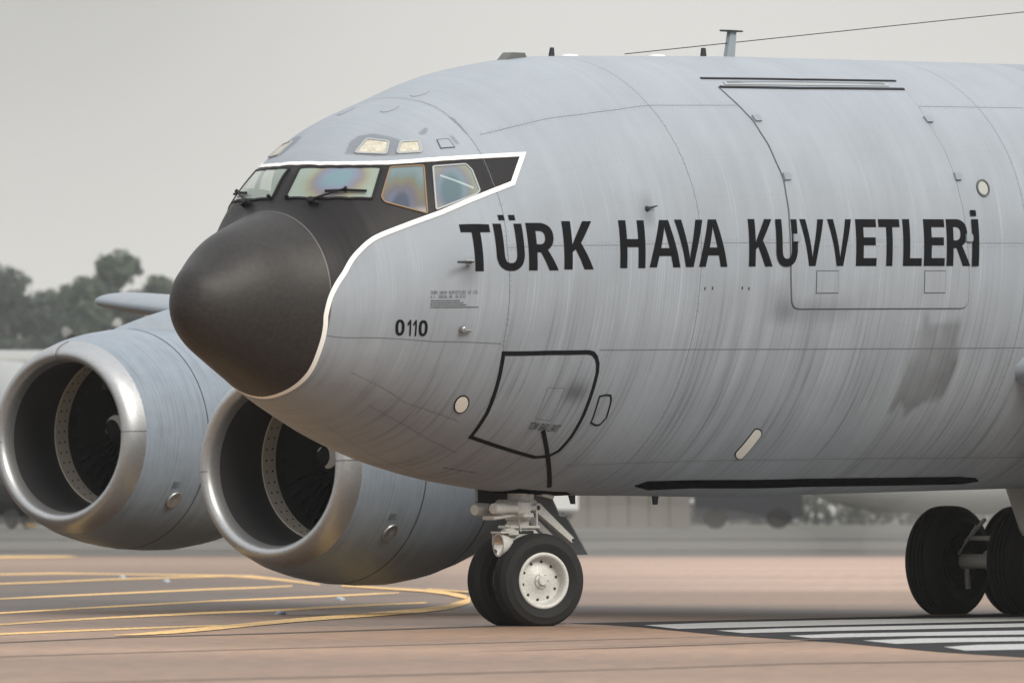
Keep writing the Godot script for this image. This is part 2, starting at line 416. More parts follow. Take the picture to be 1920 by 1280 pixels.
# a panel that follows the skin inside a closed outline, with an edge all round; its uv runs 0..1 over its box, or as the skin's
func patch(s: Shape, path: Array, lift: float, own_uv := true, most := 0.09, edge := 0.006, axes: Array = []) -> void:
	var d := dense(path, most, true)
	var pl := PackedVector2Array()
	var lo := Vector2(1e9, 1e9)
	var hi := -lo
	for q in d:
		pl.append(Vector2(q.x, q.y * DEG_M))
		lo = lo.min(q); hi = hi.max(q)
	var ix := Geometry2D.triangulate_polygon(pl)
	var fine: Array = []
	for k in range(0, ix.size(), 3):
		split_fine([d[ix[k]], d[ix[k + 1]], d[ix[k + 2]]], most, fine)
	var seen := {}
	for t in fine:
		var id: Array = []
		for q in t:
			var key := Vector2i(roundi(q.x * 20000), roundi(q.y * 2000))
			if not seen.has(key):
				var w := Vector2((q.x - lo.x) / (hi.x - lo.x), (hi.y - q.y) / (hi.y - lo.y)) if own_uv else skin_uv(q.x, q.y)
				if axes.size():
					var o3 := skin(axes[0].x, axes[0].y)
					var U := skin(axes[1].x, axes[1].y) - o3
					var V := skin(axes[2].x, axes[2].y) - o3
					var d3 := skin(q.x, q.y) - o3
					var uu := U.dot(U); var uv2 := U.dot(V); var vv := V.dot(V)
					var det := uu * vv - uv2 * uv2
					w = Vector2((d3.dot(U) * vv - d3.dot(V) * uv2) / det, (d3.dot(V) * uu - d3.dot(U) * uv2) / det).clamp(Vector2(0.002, 0.002), Vector2(0.998, 0.998))
				seen[key] = s.p(off(q.x, q.y, lift), skin_n(q.x, q.y), w)
			id.append(seen[key])
		s.tri(id[0], id[1], id[2])
	if edge <= 0.0: return
	var n := d.size()
	var cw := Geometry2D.is_polygon_clockwise(pl)
	for k in n:
		var a: Vector2 = d[k]
		var b: Vector2 = d[(k + 1) % n]
		var A := off(a.x, a.y, lift)
		var B := off(b.x, b.y, lift)
		var A2 := off(a.x, a.y, lift - edge)
		var B2 := off(b.x, b.y, lift - edge)
		var nn := skin_n(a.x, a.y).cross(B - A).normalized()
		if not cw: nn = -nn
		var u := skin_uv(a.x, a.y)
		if own_uv: u = Vector2.ZERO
		var i0 := s.p(A, nn, u)
		var i1 := s.p(B, nn, u)
		var i2 := s.p(B2, nn, u)
		var i3 := s.p(A2, nn, u)
		s.quad(i0, i1, i2, i3)

# ---------------------------------------------------------------- lettering
var fonts := {}
func glyphs(text: String, bold := true, mono := false) -> Array:      # triangles of the text, fitted to the unit square
	var key := text + str(bold) + str(mono)
	if fonts.has(key): return fonts[key]
	var f := SystemFont.new()
	f.font_names = PackedStringArray(["Droid Sans Mono" if mono else "Droid Sans"])
	f.font_weight = 700 if bold else 400
	var tm := TextMesh.new()
	tm.font = f; tm.text = text; tm.depth = 0.0; tm.font_size = 72; tm.pixel_size = 0.01; tm.curve_step = 1.0
	var a := tm.get_mesh_arrays()
	var vs: PackedVector3Array = a[Mesh.ARRAY_VERTEX]
	var ix: PackedInt32Array = a[Mesh.ARRAY_INDEX] if a[Mesh.ARRAY_INDEX] != null else PackedInt32Array(range(vs.size()))
	var lo := Vector2(1e9, 1e9)
	var hi := -lo
	for k in ix:
		lo = lo.min(Vector2(vs[k].x, vs[k].y)); hi = hi.max(Vector2(vs[k].x, vs[k].y))
	var o: Array = []
	for k in range(0, ix.size() - 2, 3):
		var t: Array = []
		for j in 3:
			var w := Vector2(vs[ix[k + j]].x, vs[ix[k + j]].y)
			t.append((w - lo) / (hi - lo))
		o.append(t)
	fonts[key] = o
	return o

# text on the skin between stations t0 and t1; its foot and head are heights over the pitch line
func skin_text(s: Shape, text: String, t0: float, t1: float, y0: float, y1: float, lift: float, bold := true, mono := false, slope := 0.0, lean := 0.0) -> void:
	for tr in glyphs(text, bold, mono):
		var q: Array = []
		for w in tr:
			var t: float = lerpf(t0, t1, w.x) + lean * (w.y - 0.5)
			q.append(Vector2(t, deg_at(t, lerpf(y0, y1, w.y) + slope * w.x)))
		var fine: Array = []
		split_fine(q, 0.1, fine)
		for f in fine:
			var id: Array = []
			for g in f:
				id.append(s.p(off(g.x, g.y, lift), skin_n(g.x, g.y)))
			s.tri(id[0], id[1], id[2])

# ---------------------------------------------------------------- textures
func streak_image(w: int, rows: int, h: int, freq: float, sd: int) -> Image:
	var f := FastNoiseLite.new()
	f.seed = sd; f.frequency = freq; f.noise_type = FastNoiseLite.TYPE_SIMPLEX; f.fractal_octaves = 4
	var im := f.get_image(w, rows, false, false, false)
	im.convert(Image.FORMAT_L8)
	im.resize(w, h, Image.INTERPOLATE_CUBIC)
	return im

func fill_poly(im: Image, pts: Array, col: Color) -> void:      # pts in pixels
	var h := im.get_height()
	var w := im.get_width()
	var lo := 1e9
	var hi := -1e9
	for q in pts:
		lo = minf(lo, q.y); hi = maxf(hi, q.y)
	for y in range(maxi(0, int(lo)), mini(h - 1, int(hi)) + 1):
		var xs: Array = []
		var yy := y + 0.5
		for k in pts.size():
			var a: Vector2 = pts[k]
			var b: Vector2 = pts[(k + 1) % pts.size()]
			if (a.y <= yy) != (b.y <= yy):
				xs.append(a.x + (yy - a.y) / (b.y - a.y) * (b.x - a.x))
		xs.sort()
		for k in range(0, xs.size() - 1, 2):
			var x0 := clampi(roundi(xs[k]), 0, w)
			var x1 := clampi(roundi(xs[k + 1]), 0, w)
			if x1 > x0: im.fill_rect(Rect2i(x0, y, x1 - x0, 1), col)

func draw_path(im: Image, pts: Array, col: Color, r := 1) -> void:
	for k in pts.size() - 1:
		var a: Vector2 = pts[k]
		var b: Vector2 = pts[k + 1]
		var n := int(maxf(absf(b.x - a.x), absf(b.y - a.y))) + 1
		for j in n + 1:
			var q := a.lerp(b, float(j) / n)
			im.fill_rect(Rect2i(int(q.x), int(q.y), r, r), col)

func to_px(path: Array, w: int, h: int) -> Array:
	var o: Array = []
	for q in path: o.append(Vector2(q.x / SKIN_LENGTH * w, (90.0 - q.y) / 180.0 * h))
	return o

func soft_mask(w: int, h: int, polys: Array, blur: int) -> PackedByteArray:
	var im := Image.create(w, h, false, Image.FORMAT_L8)
	for p in polys: fill_poly(im, to_px(p, w, h), Color.WHITE)
	im.resize(w / blur, h / blur, Image.INTERPOLATE_LANCZOS)
	im.resize(w, h, Image.INTERPOLATE_CUBIC)
	return im.get_data()

var skin_tex: ImageTexture
var skin_relief: ImageTexture
func paint_skin() -> void:
	var W := 2048
	var H := 1024
	var fine := streak_image(W, 26, H, 0.09, 11).get_data()
	var chalk := streak_image(W, 14, H, 0.22, 12).get_data()
	var broad := streak_image(W, 8, H, 0.018, 13).get_data()
	var cloudn := FastNoiseLite.new()
	cloudn.seed = 5; cloudn.frequency = 0.006; cloudn.fractal_octaves = 5
	var cl := cloudn.get_image(W, H, false, false, false)
	cl.convert(Image.FORMAT_L8)
	var cloud := cl.get_data()
	var stain := soft_mask(W, H, [pairs(STAIN)], 9)
	var soot := [Vector2(6.85, -11.5), Vector2(7.2, -12.0), Vector2(7.38, -14.6), Vector2(8.3, -13.6), Vector2(8.3, -14.8), Vector2(7.4, -16.6), Vector2(6.95, -14.6)]
	var smudge := soft_mask(W, H, [pairs(HATCH_SMUDGE), soot, [Vector2(2.42, 3), Vector2(2.52, 5), Vector2(2.60, 1), Vector2(2.54, -4)], [Vector2(4.87, 14.4), Vector2(5.06, 14), Vector2(4.99, 10), Vector2(4.9, 9.5)]], 24)
	var primer := soft_mask(W, H, [pairs(EYEBROW_PRIMER), pairs(MARKS1), pairs(MARKS2), pairs(MARKS3)], 3)
	var rgbd := PackedByteArray()
	rgbd.resize(W * H * 3)
	# runs of grime by height; the even belly darkening is shade painted in
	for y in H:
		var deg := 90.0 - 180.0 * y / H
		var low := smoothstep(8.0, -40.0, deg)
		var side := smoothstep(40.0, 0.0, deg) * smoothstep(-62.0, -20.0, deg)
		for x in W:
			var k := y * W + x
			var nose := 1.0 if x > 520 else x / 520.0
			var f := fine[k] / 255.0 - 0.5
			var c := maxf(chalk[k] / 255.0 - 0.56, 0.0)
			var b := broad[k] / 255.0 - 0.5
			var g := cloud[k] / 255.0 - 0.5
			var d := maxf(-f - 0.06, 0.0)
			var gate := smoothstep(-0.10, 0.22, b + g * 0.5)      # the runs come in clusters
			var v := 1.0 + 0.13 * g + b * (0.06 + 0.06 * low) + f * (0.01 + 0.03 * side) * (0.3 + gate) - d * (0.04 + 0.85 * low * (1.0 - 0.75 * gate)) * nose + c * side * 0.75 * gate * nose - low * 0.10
			var st := stain[k] / 255.0
			v *= 1.0 - st * (0.27 + 0.7 * g)
			v *= 1.0 - smudge[k] / 255.0 * 0.5
			v *= 1.0 - primer[k] / 255.0 * 0.30
			var warm := st * 0.008
			rgbd[k * 3] = clampi(int(143.0 * sqrt(maxf(v, 0.05)) * (1.0 + warm)), 0, 255)
			rgbd[k * 3 + 1] = clampi(int(150.0 * sqrt(maxf(v, 0.05))), 0, 255)
			rgbd[k * 3 + 2] = clampi(int(158.0 * sqrt(maxf(v, 0.05)) * (1.0 - warm)), 0, 255)
	var im := Image.create_from_data(W, H, false, Image.FORMAT_RGB8, rgbd)
	# the black anti-glare paint of the nose
	var black: Array = [Vector2(0, 90.5), Vector2(1.77, 90.5)]
	black.append_array(pairs(STRIPE_TOP))
	black.append_array(pairs(STRIPE_LOW))
	black.append_array([Vector2(1.24, -90.5), Vector2(0, -90.5)])
	fill_poly(im, to_px(black, W, H), Color8(34, 33, 35))
	# panel joints
	var joint := Color8(76, 82, 89)
	for p in panel_joints().slice(7):
		draw_path(im, to_px(dense(p, 0.05), W, H), joint, 1)
	# rivets and small fasteners along the joints
	for p in panel_joints():
		for q in dense(p, 0.055):
			for e in [-1.0, 1.0]:
				var z := Vector2(q.x / SKIN_LENGTH * W, (90.0 - q.y + e * 0.9) / 180.0 * H)
				if rng.randf() < 0.6: im.fill_rect(Rect2i(int(z.x + e * 3), int(z.y), 2, 1), Color8(92, 99, 106))
	# faint rows of fasteners along the frames and stringers
	var rows: Array = []
	for k in 22:
		rows.append([Vector2(1.5 + k * 0.508, 84.0), Vector2(1.5 + k * 0.508, -84.0)])
	for dg in [66.0, 30.0, 17.0, -18.0, -41.0, -50.0, -68.0]:
		rows.append([Vector2(3.2, dg - 2.0), Vector2(12.8, dg)])
	for rw2 in rows:
		for q in dense(rw2, 0.045):
			var zx := int(q.x / SKIN_LENGTH * W)
			var zy := int((90.0 - q.y) / 180.0 * H)
			if rng.randf() < 0.25: continue
			var cc := im.get_pixel(zx, zy)
			im.set_pixel(zx, zy, Color(cc.r * 0.78, cc.g * 0.78, cc.b * 0.78))
	for q in pairs(DOTS):
		im.fill_rect(Rect2i(int(q.x / SKIN_LENGTH * W), int((90 - q.y) / 180 * H), 3, 4), Color8(25, 26, 28))
	skin_tex = ImageTexture.create_from_image(im)
	# relief: frames showing through the skin, and the joints as grooves
	var rw := 2048
	var rh := 512
	var rel := PackedByteArray()
	rel.resize(rw * rh)
	var wob := streak_image(rw, 10, rh, 0.03, 21).get_data()
	for y in rh:
		for x in rw:
			var t := float(x) / rw * SKIN_LENGTH
			var fr := absf(fposmod(t, 0.508) - 0.254) / 0.254
			rel[y * rw + x] = clampi(int(150 + 14.0 * fr * fr + (wob[y * rw + x] - 128) * 0.22), 0, 255)
	var ri := Image.create_from_data(rw, rh, false, Image.FORMAT_L8, rel)
	for p in panel_joints():
		draw_path(ri, to_px(dense(p, 0.05), rw, rh), Color8(138, 138, 138), 1)
	skin_relief = ImageTexture.create_from_image(ri)

func panel_joints() -> Array:
	var o: Array = []
	for p in [SEAM_A, LAP_MID, LAP_UP_A, LAP_UP_B, LAP_BELLY, BELLY_LINE_A, BELLY_LINE_B]:
		o.append(pairs(p))
	o.append([Vector2(3.16, 90), Vector2(3.16, 77)])
	o.append([Vector2(2.97, 6.7), Vector2(3.05, -23.1), Vector2(3.18, -38), Vector2(3.30, -57.4), Vector2(3.35, -88)])
	o.append([Vector2(5.66, 90), Vector2(5.66, 75), Vector2(5.69, 45), Vector2(5.75, 12), Vector2(5.78, -88)])
	o.append([Vector2(11.2, 90), Vector2(11.25, -88)])
	o.append([Vector2(1.62, -42.4), Vector2(2.3, -51), Vector2(3.0, -52.5)])
	o.append([Vector2(2.0, -58), Vector2(2.9, -64), Vector2(3.35, -66)])
	o.append([Vector2(2.0, -83), Vector2(2.5, -85.5), Vector2(3.03, -86.4), Vector2(3.75, -88.2)])
	var hp := pairs(HATCH_PANEL)
	hp.append(hp[0])
	o.append(hp)
	return o

func noise_tex(freq: float, sd: int, ramp: Array, size := 512, oct := 5) -> ImageTexture:
	var f := FastNoiseLite.new()
	f.seed = sd; f.frequency = freq; f.fractal_octaves = oct
	var im := f.get_seamless_image(size, size)
	im.convert(Image.FORMAT_L8)
	var src := im.get_data()
	var o := PackedByteArray()
	o.resize(size * size * 3)
	for k in size * size:
		var v := src[k] / 255.0
		for j in 3:
			o[k * 3 + j] = clampi(int(lerpf(ramp[0][j], ramp[1][j], v) * 255.0), 0, 255)
	return ImageTexture.create_from_image(Image.create_from_data(size, size, false, Image.FORMAT_RGB8, o))

# ---------------------------------------------------------------- the scene
func _ready() -> void:
	# camera
	var cam := Camera3D.new()
	cam.name = "camera"
	cam.position = Vector3(0, 1.08, 100)
	cam.rotation_degrees.x = 0.989
	cam.near = 1.0; cam.far = 9000.0
	var lens := CameraAttributesPhysical.new()
	lens.frustum_focal_length = 500.0
	lens.exposure_aperture = 7.1
	lens.frustum_focus_distance = 101.0
	cam.attributes = lens
	cam.fov = 3.8584
	add_child(cam)
	# overcast sky: twice as bright overhead than at the horizon
	var env := Environment.new()
	env.background_mode = Environment.BG_SKY
	var sky := Sky.new()
	var sm := PanoramaSkyMaterial.new()
	sm.panorama = overcast()
	sky.sky_material = sm
	env.sky = sky
	env.tonemap_mode = Environment.TONE_MAPPER_LINEAR
	env.tonemap_exposure = 1.82
	env.sdfgi_enabled = true; env.ssao_enabled = true; env.ssil_enabled = true
	env.fog_enabled = true
	env.fog_density = 0.00012
	env.volumetric_fog_enabled = true
	env.volumetric_fog_density = 0.0
	env.fog_light_color = lin(0.95, 0.95, 0.93)
	var we := WorldEnvironment.new()
	we.name = "world"
	we.environment = env
	add_child(we)
	# the sun behind thick cloud
	var sun := DirectionalLight3D.new()
	sun.name = "sun"
	sun.light_energy = 0.5
	sun.light_angular_distance = 24.0
	sun.light_color = Color(1.0, 0.97, 0.92)
	sun.shadow_enabled = true
	sun.rotation_degrees = Vector3(-38, 40, 0)
	add_child(sun)

	# a bank of mist over the far side of the airfield
	var mist := FogVolume.new()
	mist.name = "mist"
	mist.size = Vector3(420, 60, 170)
	mist.position = Vector3(0, 29.0, 100.0 - 455.0)
	var mm := FogMaterial.new()
	mm.density = 0.0006
	mm.albedo = lin(0.82, 0.88, 0.90)
	mist.material = mm
	mist.set_meta("kind", "structure")
	add_child(mist)
	# banks of warm dusty exhaust drifting low over the far concrete
	for q in [[3.5, 262.0, 9.0, 1.1, 26.0], [14.5, 275.0, 10.0, 1.9, 30.0], [-11.0, 285.0, 12.0, 0.9, 22.0], [1.0, 312.0, 8.0, 1.7, 16.0], [13.5, 312.0, 7.0, 2.0, 12.0]]:
		var puff := FogVolume.new()
		puff.name = "exhaust_haze"
		puff.shape = RenderingServer.FOG_VOLUME_SHAPE_ELLIPSOID
		puff.size = Vector3(q[2], q[3] * 2.0, q[4])
		puff.position = Vector3(q[0], 0.3, 100.0 - q[1])
		var pm := FogMaterial.new()
		pm.density = 0.006
		pm.albedo = lin(0.80, 0.76, 0.71)
		puff.material = pm
		puff.set_meta("kind", "structure")
		add_child(puff, true)

	rng.seed = 41
	make_profile()
	paint_skin()
	make_materials()
	make_ground()
	make_markings()
	make_tanker()
	make_background()

func overcast() -> ImageTexture:
	# an overcast dome, twice as bright overhead as at the horizon, with soft random cloud patches, and lens corner darkening painted in
	var w := 1024
	var h := 512
	var f := FastNoiseLite.new()
	f.seed = 7; f.frequency = 2.2; f.fractal_octaves = 4
	var r := RandomNumberGenerator.new()
	r.seed = 19
	var spots: Array = [[176.9, 4.0, 1.6, -0.42], [183.5, 4.4, 1.2, -0.22]]      # [bearing, elevation, breadth in degrees, thickness]; these two paint in lens vignetting
	for k in 90:
		spots.append([r.randf_range(188.0, 532.0), r.randf_range(2.0, 60.0), r.randf_range(1.5, 6.0), r.randf_range(-0.30, 0.08)])
	var gain := PackedFloat32Array()
	gain.resize(w * h / 2)
	gain.fill(1.0)
	for s in spots:
		var reach := int(s[2] * 3.0 / 180.0 * h) + 1
		var cy := int((90.0 - s[1]) / 180.0 * h)
		var wide := cos(deg_to_rad(s[1]))
		var rx := mini(int(reach / maxf(wide, 0.2)), w / 2 - 1)
		var cx := int((s[0] / 360.0 + 0.5) * w)
		for y in range(maxi(0, cy - reach), mini(h / 2, cy + reach)):
			for dx in range(-rx, rx + 1):
				var x := posmod(cx + dx, w)
				var az: float = ((x + 0.5) / w - 0.5) * 360.0 - s[0]
				az = fposmod(az + 180.0, 360.0) - 180.0
				var el: float = 90.0 - (y + 0.5) / h * 180.0 - s[1]
				var q: float = (az * az * wide * wide + el * el) / (s[2] * s[2])
				gain[y * w + x] *= 1.0 + s[3] * exp(-q * 0.5)
	var d := PackedFloat32Array()
	d.resize(w * h * 3)
	for y in h:
		var el := (0.5 - (y + 0.5) / h) * PI
		var up := maxf(sin(el), 0.0)
		for x in w:
			var k := (y * w + x) * 3
			if el <= 0.0:
				d[k] = 0.14; d[k + 1] = 0.12; d[k + 2] = 0.10
				continue
			var a := ((x + 0.5) / w - 0.5) * TAU
			var g := gain[y * w + x] * (1.0 + 0.10 * f.get_noise_3d(sin(a) * cos(el), up * 3.0, cos(a) * cos(el)))
			d[k] = lerpf(0.404, 0.81, up) * g
			d[k + 1] = lerpf(0.396, 0.83, up) * g
			d[k + 2] = lerpf(0.376, 0.86, up) * g
	return ImageTexture.create_from_image(Image.create_from_data(w, h, false, Image.FORMAT_RGBF, d.to_byte_array()))

func make_materials() -> void:
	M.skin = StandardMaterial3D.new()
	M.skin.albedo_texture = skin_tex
	M.skin.roughness = 0.5
	M.skin.metallic_specular = 0.30
	M.skin.heightmap_enabled = true
	M.skin.heightmap_texture = skin_relief
	M.skin.heightmap_scale = 2.5
	M.grey = mat(0.235, 0.27, 0.305, 0.5)
	M.grey.metallic_specular = 0.35
	M.grey.uv1_triplanar = true
	M.grey.uv1_scale = Vector3(0.35, 0.35, 0.35)
	M.grey.albedo_texture = noise_tex(0.02, 31, [[0.95, 0.95, 0.95], [1.04, 1.04, 1.04]])
	M.nacelle = mat(1, 1, 1, 0.42)
	M.nacelle.metallic_specular = 0.35
	M.nacelle.albedo_texture = nacelle_paint()
	M.radome = mat(0.046, 0.042, 0.040, 0.5)
	M.radome.metallic_specular = 0.4
	M.radome.uv1_triplanar = true
	M.radome.uv1_scale = Vector3(0.6, 0.6, 0.6)
	M.radome.albedo_color = Color.WHITE
	M.radome.albedo_texture = noise_tex(0.05, 32, [[0.115, 0.109, 0.108], [0.200, 0.191, 0.188]])
	M.white = mat(0.78, 0.78, 0.76, 0.5)
	M.black = mat(0.014, 0.014, 0.016, 0.55)
	M.black.metallic_specular = 0.25
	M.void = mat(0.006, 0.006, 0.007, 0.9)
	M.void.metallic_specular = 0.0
	M.letter = mat(0.009, 0.010, 0.012, 0.6)
	M.letter.metallic_specular = 0.12
	M.gear = mat(0.54, 0.545, 0.535, 0.42)
	M.gear.uv1_triplanar = true
	M.gear.uv1_scale = Vector3(2.0, 2.0, 2.0)
	M.gear.albedo_texture = noise_tex(0.03, 33, [[0.90, 0.89, 0.87], [1.05, 1.05, 1.04]])
	M.tyre = mat(0.022, 0.022, 0.023, 0.75)
	M.tyre.metallic_specular = 0.32
	M.tyre.uv1_triplanar = true
	M.tyre.uv1_scale = Vector3(3, 3, 3)
	M.tyre.albedo_texture = noise_tex(0.04, 34, [[0.75, 0.75, 0.75], [1.2, 1.18, 1.15]])
	M.steel = mat(0.42, 0.42, 0.43, 0.35, 0.9)
	M.lip = mat(0.40, 0.41, 0.42, 0.42, 0.8)
	M.lip.uv1_triplanar = true
	M.lip.uv1_scale = Vector3(1.2, 1.2, 1.2)
	M.lip.albedo_texture = noise_tex(0.03, 35, [[0.92, 0.915, 0.91], [1.03, 1.03, 1.03]])
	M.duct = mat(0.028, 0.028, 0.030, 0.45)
	M.band = mat(0.52, 0.47, 0.39, 0.6)
	M.blade = mat(0.02, 0.021, 0.024, 0.35, 0.3)
	M.blade.metallic_specular = 0.2
	M.dark = mat(0.035, 0.038, 0.042, 0.6)
	M.dark.metallic_specular = 0.25
	M.door_dark = mat(0.075, 0.08, 0.085, 0.6)
	M.joint = mat(0.12, 0.13, 0.14, 0.6)
	M.sealant = mat(0.20, 0.125, 0.06, 0.6)
	M.trim = mat(0.30, 0.32, 0.33, 0.5)
	M.shade = mat(0.62, 0.58, 0.46, 0.8)
	M.cloth = noise_tex(0.012, 36, [[0.80, 0.785, 0.74], [0.97, 0.96, 0.92]], 256, 3)
	M.shade.albedo_texture = M.cloth
	M.shade.albedo_color = Color(0.80, 0.79, 0.76)
	M.shade.heightmap_enabled = true
	M.shade.heightmap_texture = M.cloth
	M.shade.heightmap_scale = 1.5
	M.glass_front = glass(0)
	M.glass_side = glass(1)
	M.glass_rear = glass(2)
	M.glass_far = glass(3)
	M.lamp_glass = mat(0.55, 0.52, 0.48, 0.08, 0.9)

func glass(kind: int) -> StandardMaterial3D:      # a heated pane: its coating shows bands of interference colour round a blue middle
	var w := 192
	var h := 128
	var d := PackedByteArray()
	d.resize(w * h * 3)
	var f := FastNoiseLite.new()
	f.seed = 60 + kind; f.frequency = 0.02
	var stops := [[0.0, Color8(106, 146, 160)], [0.30, Color8(112, 144, 168)], [0.47, Color8(122, 124, 158)], [0.58, Color8(132, 116, 126)], [0.68, Color8(154, 144, 116)], [0.80, Color8(158, 166, 148)], [1.0, Color8(162, 176, 166)]]
	if kind == 1:
		stops = [[0.0, Color8(84, 96, 128)], [0.35, Color8(104, 112, 146)], [0.55, Color8(112, 100, 112)], [0.70, Color8(132, 120, 92)], [0.85, Color8(120, 140, 140)], [1.0, Color8(136, 158, 164)]]
	elif kind == 2:
		stops = [[0.0, Color8(96, 140, 150)], [0.35, Color8(98, 130, 158)], [0.55, Color8(112, 108, 138)], [0.68, Color8(136, 122, 112)], [0.80, Color8(144, 146, 126)], [1.0, Color8(148, 166, 160)]]
	for y in h:
		for x in w:
			var u := float(x) / w
			var v := float(y) / h
			var r := 0.0
			if kind == 0: r = pow(pow(absf(u - 0.57) / 0.46, 2.6) + pow(absf(v - 0.5) / 0.86, 2.6), 1 / 2.6)
			elif kind == 1: r = Vector2((u - 0.45) / 0.95, (v - 1.0) / 0.95).length()
			else: r = Vector2((u - 0.36) / 0.62, (v - 0.55) / 0.85).length()
			r += f.get_noise_2d(x * 0.6, y * 0.6) * 0.09
			r = clampf(r, 0, 0.999)
			var c: Color = stops[0][1]
			for k in stops.size() - 1:
				if r >= stops[k][0]:
					c = (stops[k][1] as Color).lerp(stops[k + 1][1], (r - stops[k][0]) / (stops[k + 1][0] - stops[k][0]))
			var grey_green := Color8(140, 154, 148) if kind != 1 else Color8(104, 116, 120)
			c = c.lerp(grey_green, 0.52 if kind == 2 else 0.38)
			c = Color(c.r * 0.88, c.g * 0.88, c.b * 0.88)
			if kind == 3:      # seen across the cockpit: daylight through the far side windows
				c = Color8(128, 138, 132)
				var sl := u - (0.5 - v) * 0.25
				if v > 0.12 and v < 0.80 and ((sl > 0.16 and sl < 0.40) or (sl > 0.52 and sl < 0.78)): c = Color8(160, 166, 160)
			elif kind == 1:      # a dim seat behind the pane
				c = c.lerp(Color8(58, 62, 74), 0.55 * smoothstep(1.0, 0.6, Vector2((u - 0.50) / 0.34, (v - 0.92) / 0.42).length()))
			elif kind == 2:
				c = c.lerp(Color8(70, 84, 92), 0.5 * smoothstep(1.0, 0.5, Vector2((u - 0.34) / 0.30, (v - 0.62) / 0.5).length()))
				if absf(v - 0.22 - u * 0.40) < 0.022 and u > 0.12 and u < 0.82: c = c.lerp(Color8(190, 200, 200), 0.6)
			var sp := f.get_noise_2d(x * 7 + 90, y * 7) * 0.012
			d[(y * w + x) * 3] = clampi(int((c.r + sp) * 255), 0, 255)
			d[(y * w + x) * 3 + 1] = clampi(int((c.g + sp) * 255), 0, 255)
			d[(y * w + x) * 3 + 2] = clampi(int((c.b + sp) * 255), 0, 255)
	var m := StandardMaterial3D.new()
	m.albedo_texture = ImageTexture.create_from_image(Image.create_from_data(w, h, false, Image.FORMAT_RGB8, d))
	m.roughness = 0.12
	m.metallic = 0.0
	m.metallic_specular = 0.32
	return m

func nacelle_paint() -> ImageTexture:
	var w := 1024
	var h := 512
	var a := streak_image(h, 12, w, 0.10, 71)      # runs down the sides, laid along the girth
	a.rotate_90(CLOCKWISE)
	var st := a.get_data()
	var f := FastNoiseLite.new()
	f.seed = 72; f.frequency = 0.008; f.fractal_octaves = 4
	var cl := f.get_image(w, h, false, false, false)
	cl.convert(Image.FORMAT_L8)
	var cd := cl.get_data()
	var d := PackedByteArray()
	d.resize(w * h * 3)
	for y in h:
		for x in w:
			var k := y * w + x
			var girth := absf(fposmod(float(x) / w * 2.0, 2.0) - 1.0)
			var dk := maxf(0.42 - st[k] / 255.0, 0.0)
			var v := 1.0 + (cd[k] / 255.0 - 0.5) * 0.14 - dk * 1.2
			d[k * 3] = clampi(int(128.0 * sqrt(v)), 0, 255)
			d[k * 3 + 1] = clampi(int(138.0 * sqrt(v)), 0, 255)
			d[k * 3 + 2] = clampi(int(149.0 * sqrt(v)), 0, 255)
	return ImageTexture.create_from_image(Image.create_from_data(w, h, false, Image.FORMAT_RGB8, d))

# ---------------------------------------------------------------- the ground
func ground_y(d: float) -> float:      # height at a distance from the camera: level concrete, then a bank up to the grass and the aprons beyond
	return 0.70 * smoothstep(272.0, 322.0, d) if d < 900.0 else 0.70

